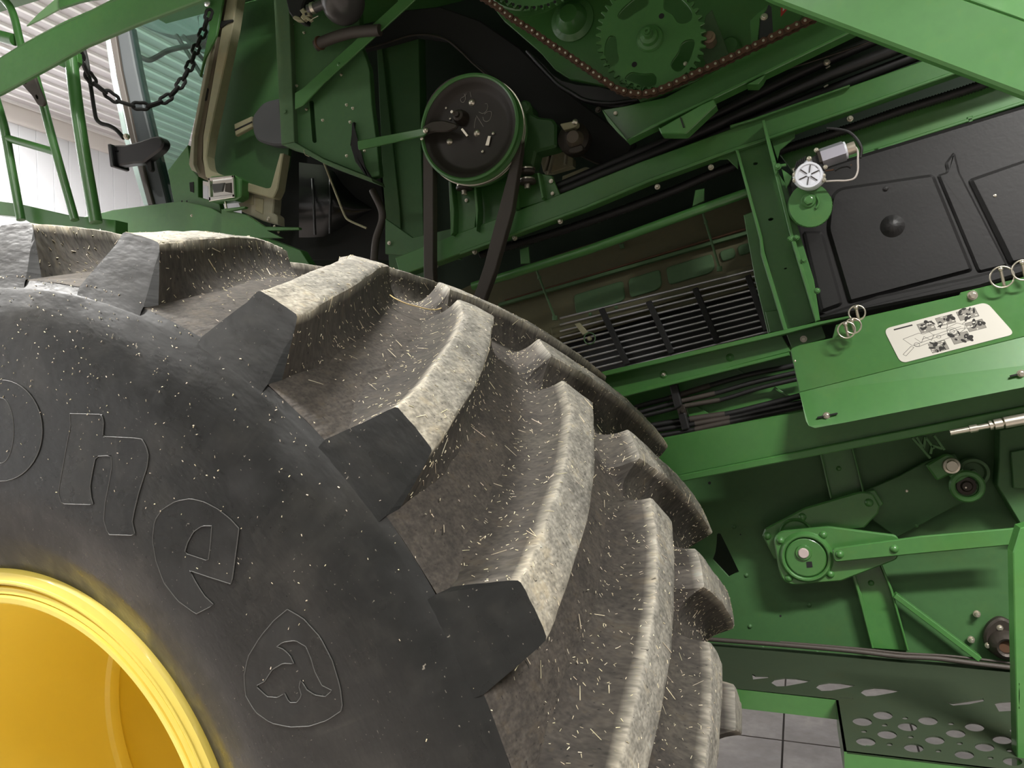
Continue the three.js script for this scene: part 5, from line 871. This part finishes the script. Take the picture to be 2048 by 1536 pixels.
{ const t = thing('grey_sill', 'dusty tan-grey moulded sill below the hatch frame', 'sill', P(510, 410, -1.0));
  plate(t, 'body', roundPoly([C5(440, 270), C5(690, 340, 4), C5(680, 460), C5(710, 480, 4), C5(712, 545), C5(610, 520), C5(450, 450), C5(420, 380)]), -1.02, .05, seal, { bevel: .004 });
  for (const q of [[[470, 315], [535, 330], [535, 400], [475, 390]], [[550, 345], [610, 360], [605, 470], [550, 440]]]) plate(t, 'recess', q.map(a => C5(...a)), -1.017, .004, tan, { bevel: .001 });
  for (const [x, y] of [[650, 497], [690, 558], [720, 600], [645, 510]]) bolt(t, ...C5(x, y).slice(0, 2), -1.01, .005, zinc); }
{ const t = thing('sheet_bracket', 'green folded bracket piece with bolts between the sill and the tyre top', 'bracket', P(480, 430, -.98));
  plate(t, 'upright', [C1(1225, 1250), C1(1372, 1060), C1(1400, 1235), C1(1448, 1290), C1(1450, 1440), C1(1600, 1480), C1(1620, 1560), C1(1280, 1536)], -1.075, .03, green);
  plate(t, 'foot', [C1(820, 1536), C1(1335, 1468), C1(1540, 1520), C1(1620, 1560), [520, 470], [600, 500], [640, 560], [100, 560], [140, 440]], -1.045, .05, green);
  plate(t, 'dark_notch', [C1(1385, 1335), C1(1415, 1330), C1(1418, 1410), C1(1390, 1400)], -1.073, .004, dark, { bevel: 0 }); plate(t, 'wing', [C5(300, 430), C5(480, 470), C5(620, 560), C5(870, 565), C5(870, 580), C5(640, 590), C5(740, 640), C5(300, 640)], -.97, .02, green);
  bolt(t, ...C1(1330, 1472).slice(0, 2), -.99, .004, dark, { dome: 1 }); bolt(t, ...C5(85, 480).slice(0, 2), -.97, .005, zinc); bolt(t, ...C5(50, 375).slice(0, 2), -.985, .004, dark, { dome: 1 });
  tube(t, 'rod', [P(...C5(330, 360), -.96), P(...C5(340, 430), -.96)], .004, zinc, { straight: 1 }); plate(t, 'rod_base', roundPoly([C5(310, 430, 3), C5(480, 410, 3), C5(470, 425, 3), C5(330, 450, 3)]), -.95, .02, green);
}
{ const t = thing('work_light', 'small square silver lamp unit in a green shell at the foot of the hatch frame', 'lamp', P(445, 375, -.93));
  const chrome = new THREE.MeshPhysicalMaterial({ color: srgb(225, 225, 220), roughness: .12, metalness: 1 });
  plate(t, 'shell', roundPoly([C1(1535, 1290, 3), C1(1710, 1276, 3), C1(1765, 1310, 4), C1(1762, 1438, 4), C1(1715, 1465, 3), C1(1530, 1475, 3)]), -.945, .05, green, { bevel: .004 });
  plate(t, 'reflector', roundPoly([C1(1520, 1300, 3), C1(1708, 1280, 3), C1(1714, 1440, 3), C1(1526, 1470, 3)]), -.94, .008, chrome, { bevel: .002 });
  const rw = (q) => plate(t, 'bezel', q.map(a => C1(...a)), -.932, .01, chrome, { bevel: .002 }); rw([[1520, 1300], [1708, 1280], [1708, 1298], [1522, 1322]]); rw([[1524, 1440], [1714, 1418], [1714, 1442], [1526, 1472]]); rw([[1520, 1300], [1536, 1300], [1542, 1470], [1526, 1472]]); rw([[1692, 1282], [1708, 1280], [1714, 1442], [1698, 1444]]);
  plate(t, 'lens_facet', [C1(1545, 1345), C1(1640, 1335), C1(1625, 1400), C1(1560, 1410)], -.935, .01, new THREE.MeshPhysicalMaterial({ color: srgb(90, 92, 90), roughness: .2, metalness: .8 }), { bevel: .003 }); plate(t, 'lens_facet', [C1(1645, 1340), C1(1688, 1335), C1(1690, 1410), C1(1640, 1400)], -.935, .01, darkSteel, { bevel: .003 });
}
{ const t = thing('air_duct', 'shiny black funnel shaped air duct in the shade under the side box', 'duct', P(680, 420, -1.12));
  const prof = [[C5(870, 90), C5(870, 640)], [C5(950, 100), C5(950, 640)], [C5(1040, 110), C5(1050, 635)], [C5(1130, 160), C5(1110, 610)], [C5(1190, 250), C5(1180, 570)], [C5(1280, 345), C5(1270, 520)], [C5(1405, 425), C5(1400, 440)]];
  const n = 16, pos = [], idx = []; prof.forEach(([a, b]) => { for (let j = 0; j <= n; j++) { const s = j / n, x = a[0] + (b[0] - a[0]) * s, y = a[1] + (b[1] - a[1]) * s; const hgt = Math.hypot(b[0] - a[0], b[1] - a[1]) / PM(-1.12); const p = P(x, y, -1.2 + Math.min(.11, hgt * .5) * Math.sin(Math.PI * s)); pos.push(p.x, p.y, p.z); } });
  for (let i = 0; i < prof.length - 1; i++) for (let j = 0; j < n; j++) { const a = i * (n + 1) + j, b = a + n + 1; idx.push(a, a + 1, b, b, a + 1, b + 1); }
  const g = new THREE.BufferGeometry(); g.setAttribute('position', new THREE.Float32BufferAttribute(pos, 3)); g.setIndex(idx); g.computeVertexNormals(); add(t, 'funnel', g, blackGloss);
  for (const [a, b] of [[[970, 210], [990, 620]], [[1100, 200], [1098, 610]]]) add(t, 'rib', tubeG([P(...C5(...a), -1.10), P(...C5((a[0] + b[0]) / 2, (a[1] + b[1]) / 2), -1.075), P(...C5(...b), -1.10)], .005, { seg: 20 }), blackGloss);
  plate(t, 'back_sheet', [[540, 290], [760, 340], [780, 520], [540, 520]], -1.26, .01, dark);
}
{ const t = thing('bent_rod', 'thin bent steel rod hanging in front of the black air duct', 'rod', P(690, 400, -1.03)); tube(t, 'rod', pxl([C5(1050, 85), C5(1130, 290), C5(1205, 480), C5(1222, 505), C5(1250, 522), C5(1365, 572)].map(a => a.slice(0, 2)), -1.03), .0042, tan, { seg: 60 }); }
// dark backing added to keep light out of the machine
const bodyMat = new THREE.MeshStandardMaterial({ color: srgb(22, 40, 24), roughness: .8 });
{ const xl = P(470, 200, -1.34).x, t = thing('machine_backing', 'dark green backing added to keep light out of the gaps behind the machine parts', 'body', V(1.2, .95, -2.2));
  add(t, 'added_low_backing', boxG(.3, 4.2, .97, 1.449, -1.6, -1.45), bodyMat); add(t, 'added_backing', boxG(xl, 4.2, 1.45, 3.36, -3.2, -1.36), bodyMat);
}
{ const t = thing('added_upper_body', 'green upper body added above the frame to shade the recess, mostly out of view', 'body', V(2, 3.4, -2)); const xl2 = P(500, 0, -.78).x; add(t, 'added_overhang', boxG(xl2, 4.2, 3.361, 4.3, -3.2, -.95), green); }  // unseen overhang added to shade the recess below it
// cab
{ const t = thing('cab', 'corner of the glazed cab with a dark post and tinted panes', 'cab', P(300, 300, -1.25));
  const z = -1.25, darkPost = new THREE.MeshPhysicalMaterial({ color: srgb(50, 55, 57), roughness: .6 });
  plate(t, 'corner_post', [C1(795, 180), C1(930, 180), C1(985, 480), C1(1060, 830), C1(1225, 1500), C1(1090, 1500), C1(960, 1000), C1(850, 500)], z, .06, darkPost, { bevel: .006 });
  plate(t, 'post_seal', [C1(785, 180), C1(830, 180), C1(880, 500), C1(985, 1000), C1(1120, 1500), C1(1080, 1500), C1(945, 1000), C1(850, 560)], z + .015, .02, blackRubber, { bevel: .004 });
  const glass = new THREE.MeshPhysicalMaterial({ color: srgb(205, 232, 222), roughness: .03, transmission: 1, thickness: 0, ior: 1.45 });
  plate(t, 'side_pane', [C1(930, 100), C1(1600, -200), C1(1640, 0), C1(1360, 1100), C1(1290, 1500), C1(1200, 1500), C1(1030, 800)], z - .02, .005, glass, { bevel: 0 });
  plate(t, 'front_pane_edge', [C1(755, 180), C1(792, 180), C1(850, 560), C1(945, 1000), C1(1085, 1500), C1(1050, 1500), C1(900, 1000), C1(810, 560)], z - .02, .02, new THREE.MeshPhysicalMaterial({ color: srgb(205, 222, 218), roughness: .2, transmission: .4, thickness: 0 }), { bevel: .002 });
  const trimM = new THREE.MeshStandardMaterial({ color: srgb(72, 78, 78), roughness: .7 });
  plate(t, 'roof_lining', roundPoly([C1(1010, 172), C1(1300, 40), C1(1660, -100), C1(1660, 150), C1(1480, 240, 10), C1(1330, 270, 10), C1(1160, 235, 10)]), z - .35, .08, trimM);
  tube(t, 'grab_handle', pxl([[975, 398], [1020, 415], [1090, 440], [1150, 415], [1220, 375], [1330, 345], [1440, 325], [1500, 290], [1530, 230]].map(a => C1(...a).slice(0, 2)), z - .18), .0125, dark, { seg: 60 });
  const e = P(...C1(985, 402), z - .18); const g = new THREE.SphereGeometry(.019, 16, 12); g.translate(e.x, e.y, e.z); add(t, 'handle_knob', g, dark);
  for (const [a, b] of [[[1290, 255], [1480, 560]], [[1340, 260], [1490, 440]], [[1460, 120], [1480, 250]]]) add(t, 'roof_strut', barG(P(...C1(...a), z - .25), P(...C1(...b), z - .25), .016, .016), dark);
  plate(t, 'vertical_strut', [C1(1450, 120), C1(1500, 100), C1(1510, 380), C1(1460, 380)], z - .2, .03, trimM);
}
{ const t = thing('marker_dome', 'small bright chromed dome bolt at the top of the cab pane', 'bolt', P(415, 5, -.95)); const g = new THREE.SphereGeometry(.0155, 24, 16), p = P(415, 6, -.945); g.scale(1, 1, .6); g.translate(p.x, p.y, p.z); add(t, 'dome', g, new THREE.MeshPhysicalMaterial({ color: srgb(235, 235, 235), roughness: .15, metalness: .9 })); plate(t, 'mount', [C1(1480, -40), C1(1640, -60), C1(1580, 260), C1(1500, 420), C1(1460, 560), C1(1530, 200)], -.96, .012, green); }
{ const t = thing('handrail', 'green tube rails and ladder stiles with one rung before the white wall', 'rail', P(110, 420, -.25));
  const z = -.25, tb = (pts, r, n) => add(t, n, tubeG(pxl(pts, z), r * MPP(90, 250, z), { seg: 40, rad: 18, straight: pts.length === 2 }), green);
  tb([[-30, -60], [0, -10], [20, 14], [30, 40], [36, 66], [44, 100]], 7.5, 'hoop'); tb([[-40, 62], [14, 76], [30, 80]], 11.5, 'cross_tube');
  tb([[-30, 130], [0, 225], [10, 262], [22, 330], [42, 440]], 8.5, 'stile'); tb([[58, 110], [84, 200], [112, 305], [150, 440]], 8, 'stile'); tb([[141, 100], [152, 200], [170, 320], [192, 445]], 11.8, 'post'); tb([[10, 275], [110, 304]], 7.5, 'rung');
  plate(t, 'foot_plate', [[-20, 400], [40, 408], [140, 431], [230, 440], [230, 470], [100, 470], [40, 434], [-20, 428]], z - .03, .05, green);
  plate(t, 'gusset', roundPoly([L7(800, 930), L7(1120, 760), L7(1130, 900), L7(1060, 1000, 4), L7(960, 1000, 6)]), z - .005, .02, green);
}
{ const t = thing('rubber_strap', 'black rubber latch strap with an oval hole beside a ladder stile', 'strap', P(75, 180, -.22)); plate(t, 'strap', roundPoly([L7(300, 1220), L7(420, 1130), L7(500, 1110), L7(560, 1280), L7(650, 1500, 6), L7(620, 1545, 6), L7(550, 1545, 6), L7(460, 1400)]), -.22, .012, blackRubber, { bevel: .003, holes: [circlePx(...L7(540, 1418).slice(0, 2), 4, 14, 7, -.35), circlePx(...L7(372, 1210).slice(0, 2), 4.5, 12, 4.5)] }); }
{ // hanging chain
  const z0 = -.30, pts = [[150, 92], [165, 125], [178, 152], [195, 172], [215, 187], [240, 203], [268, 211], [300, 211], [330, 199], [352, 180], [370, 152], [384, 122], [394, 92], [406, 64], [420, 20]].map(([x, y], i) => P(x, y, z0 - .6 * i / 14));
  const c = new THREE.CatmullRomCurve3(pts), L = c.getLength(), n = 19, d = L / n, t = thing('safety_chain', 'black link chain hanging in a bow before the cab glass', 'chain', P(290, 210, -.6));
  const sh = new THREE.CurvePath(); const w = .0105, h = d * .60; const mk = new THREE.CatmullRomCurve3([V(-h * .6, w, 0), V(0, w, 0), V(h * .6, w, 0), V(h * .95, 0, 0), V(h * .6, -w, 0), V(0, -w, 0), V(-h * .6, -w, 0), V(-h * .95, 0, 0)], true); const g = boxUV(new THREE.TubeGeometry(mk, 40, .0058, 8, true).toNonIndexed());
  for (let i = 0; i < n; i++) { const p = c.getPointAt((i + .5) / n), tg = c.getTangentAt((i + .5) / n), q = new THREE.Quaternion().setFromUnitVectors(V(1, 0, 0), tg), r = new THREE.Quaternion().setFromAxisAngle(V(1, 0, 0), i % 2 ? Math.PI / 2 + .25 : .25); place(t, 'chain_link', g, dark, p, q.multiply(r)); }
}
{ const t = thing('mirror_arm', 'bent black rod dropping to the cab corner', 'rod', P(200, 240, -.95)); tube(t, 'rod', pxl([[590, 280], [630, 420], [665, 640], [695, 830], [705, 870], [735, 900], [800, 920], [850, 950], [905, 1010]].map(a => C1(...a).slice(0, 2)), -.95), .0085, dark, { seg: 80 }); const p = P(...C1(922, 998), -.94); add(t, 'eye', latheG(p, [[0, .008], [.008, .008], [.012, .002], [.012, -.01]], 20), zinc); }
{ const t = thing('latch_handle', 'chunky black plastic latch handle clamped on the cab corner post', 'handle', P(270, 300, -1.1));
  plate(t, 'grip', roundPoly([C1(800, 1060, 3), C1(910, 1058, 3), C1(1020, 1030), C1(1120, 995, 8), C1(1170, 995, 10), C1(1198, 1040, 8), C1(1175, 1090, 8), C1(1130, 1125, 4), C1(1040, 1190, 4), C1(960, 1195), C1(832, 1215, 4), C1(800, 1190, 3)]), -1.10, .05, blackGloss, { bevel: .008, holes: [[C1(825, 1106), C1(880, 1103), C1(876, 1112), C1(828, 1114)]] });
  plate(t, 'end_flange', roundPoly([C1(783, 1052, 2), C1(806, 1050, 2), C1(832, 1215, 3), C1(802, 1222, 3)]), -1.08, .09, blackGloss, { bevel: .004 }); plate(t, 'pin', roundPoly([C1(1060, 1170, 3), C1(1100, 1160, 3), C1(1112, 1245, 4), C1(1085, 1258, 4)]), -1.12, .02, dark);
}
// raised side shields
{ const t = thing('side_shield', 'raised glossy green side shield whose rear edge crosses the upper right corner', 'shield', P(1800, 60, .25));
  plate(t, 'lower_flange', [[1505, -20], [1548, 0], [2048, 190], [2200, 248], [2200, 100], [2048, 38], [1900, -14], [1800, -60], [1500, -60]], .25, .02, green, { bevel: .004 });
  slab(t, 'outer_skin', [P(1800, -60, .25), P(1900, -14, .25), P(2048, 38, .25), P(2200, 95, .25), P(2200, -200, .02), P(1900, -300, .02)], V(.0, -.008, -.012), green);
  add(t, 'added_shade_panel', [boxG(-.6, 2.1, 3.33, 3.36, -1.1, .1), boxG(.3, 2.1, 3.33, 3.36, .1, 1.5)], green);  // unseen slabs added overhead to shade the recess, gap left for a lamp
}
{ const t = thing('front_shield', 'raised glossy green shield edge crossing the upper left corner over the ladder', 'shield', P(150, 90, -.1));
  const z = -.1;
  plate(t, 'lower_flange', [L7(-60, 1395), L7(0, 1370), L7(730, 970), L7(1240, 680), L7(2048, 335), C1(1470, 0), C1(1620, -60), C1(1000, -120), L7(1800, -40), L7(1540, 55), L7(1200, 228), L7(800, 400), L7(400, 610), L7(100, 780), L7(-60, 880)], z, .015, green, { bevel: .003 });
  add(t, 'added_shade_panel', [boxG(-2.2, -.61, 3.42, 3.45, -.74, .8), boxG(-1.35, -.61, 3.42, 3.45, -1.1, -.74)], green);  // unseen slabs added overhead to shade the hatch and side box
  const ea = [L7(-60, 880), L7(100, 780), L7(400, 610), L7(800, 400), L7(1200, 228), L7(1540, 55), L7(1900, -80)].map(a => P(a[0], a[1], z)); 
  for (let i = 0; i < ea.length - 1; i++) slab(t, 'folded_edge', [ea[i], ea[i + 1], ea[i + 1].clone().add(V(0, .03, -.03)), ea[i].clone().add(V(0, .03, -.03))], V(0, -.004, -.003), green);
  plate(t, 'inner_panel', [L7(860, 130), L7(845, -60), L7(1800, -60), L7(1300, 0), L7(1130, 40)], z - .13, .01, green); plate(t, 'pale_web', [L7(380, 380), L7(560, 190), L7(830, -40), L7(850, -40), L7(870, 130), L7(560, 300)], z - .14, .006, new THREE.MeshPhysicalMaterial({ color: srgb(120, 160, 112), roughness: .3 }));
}
renderer.render(scene, camera);
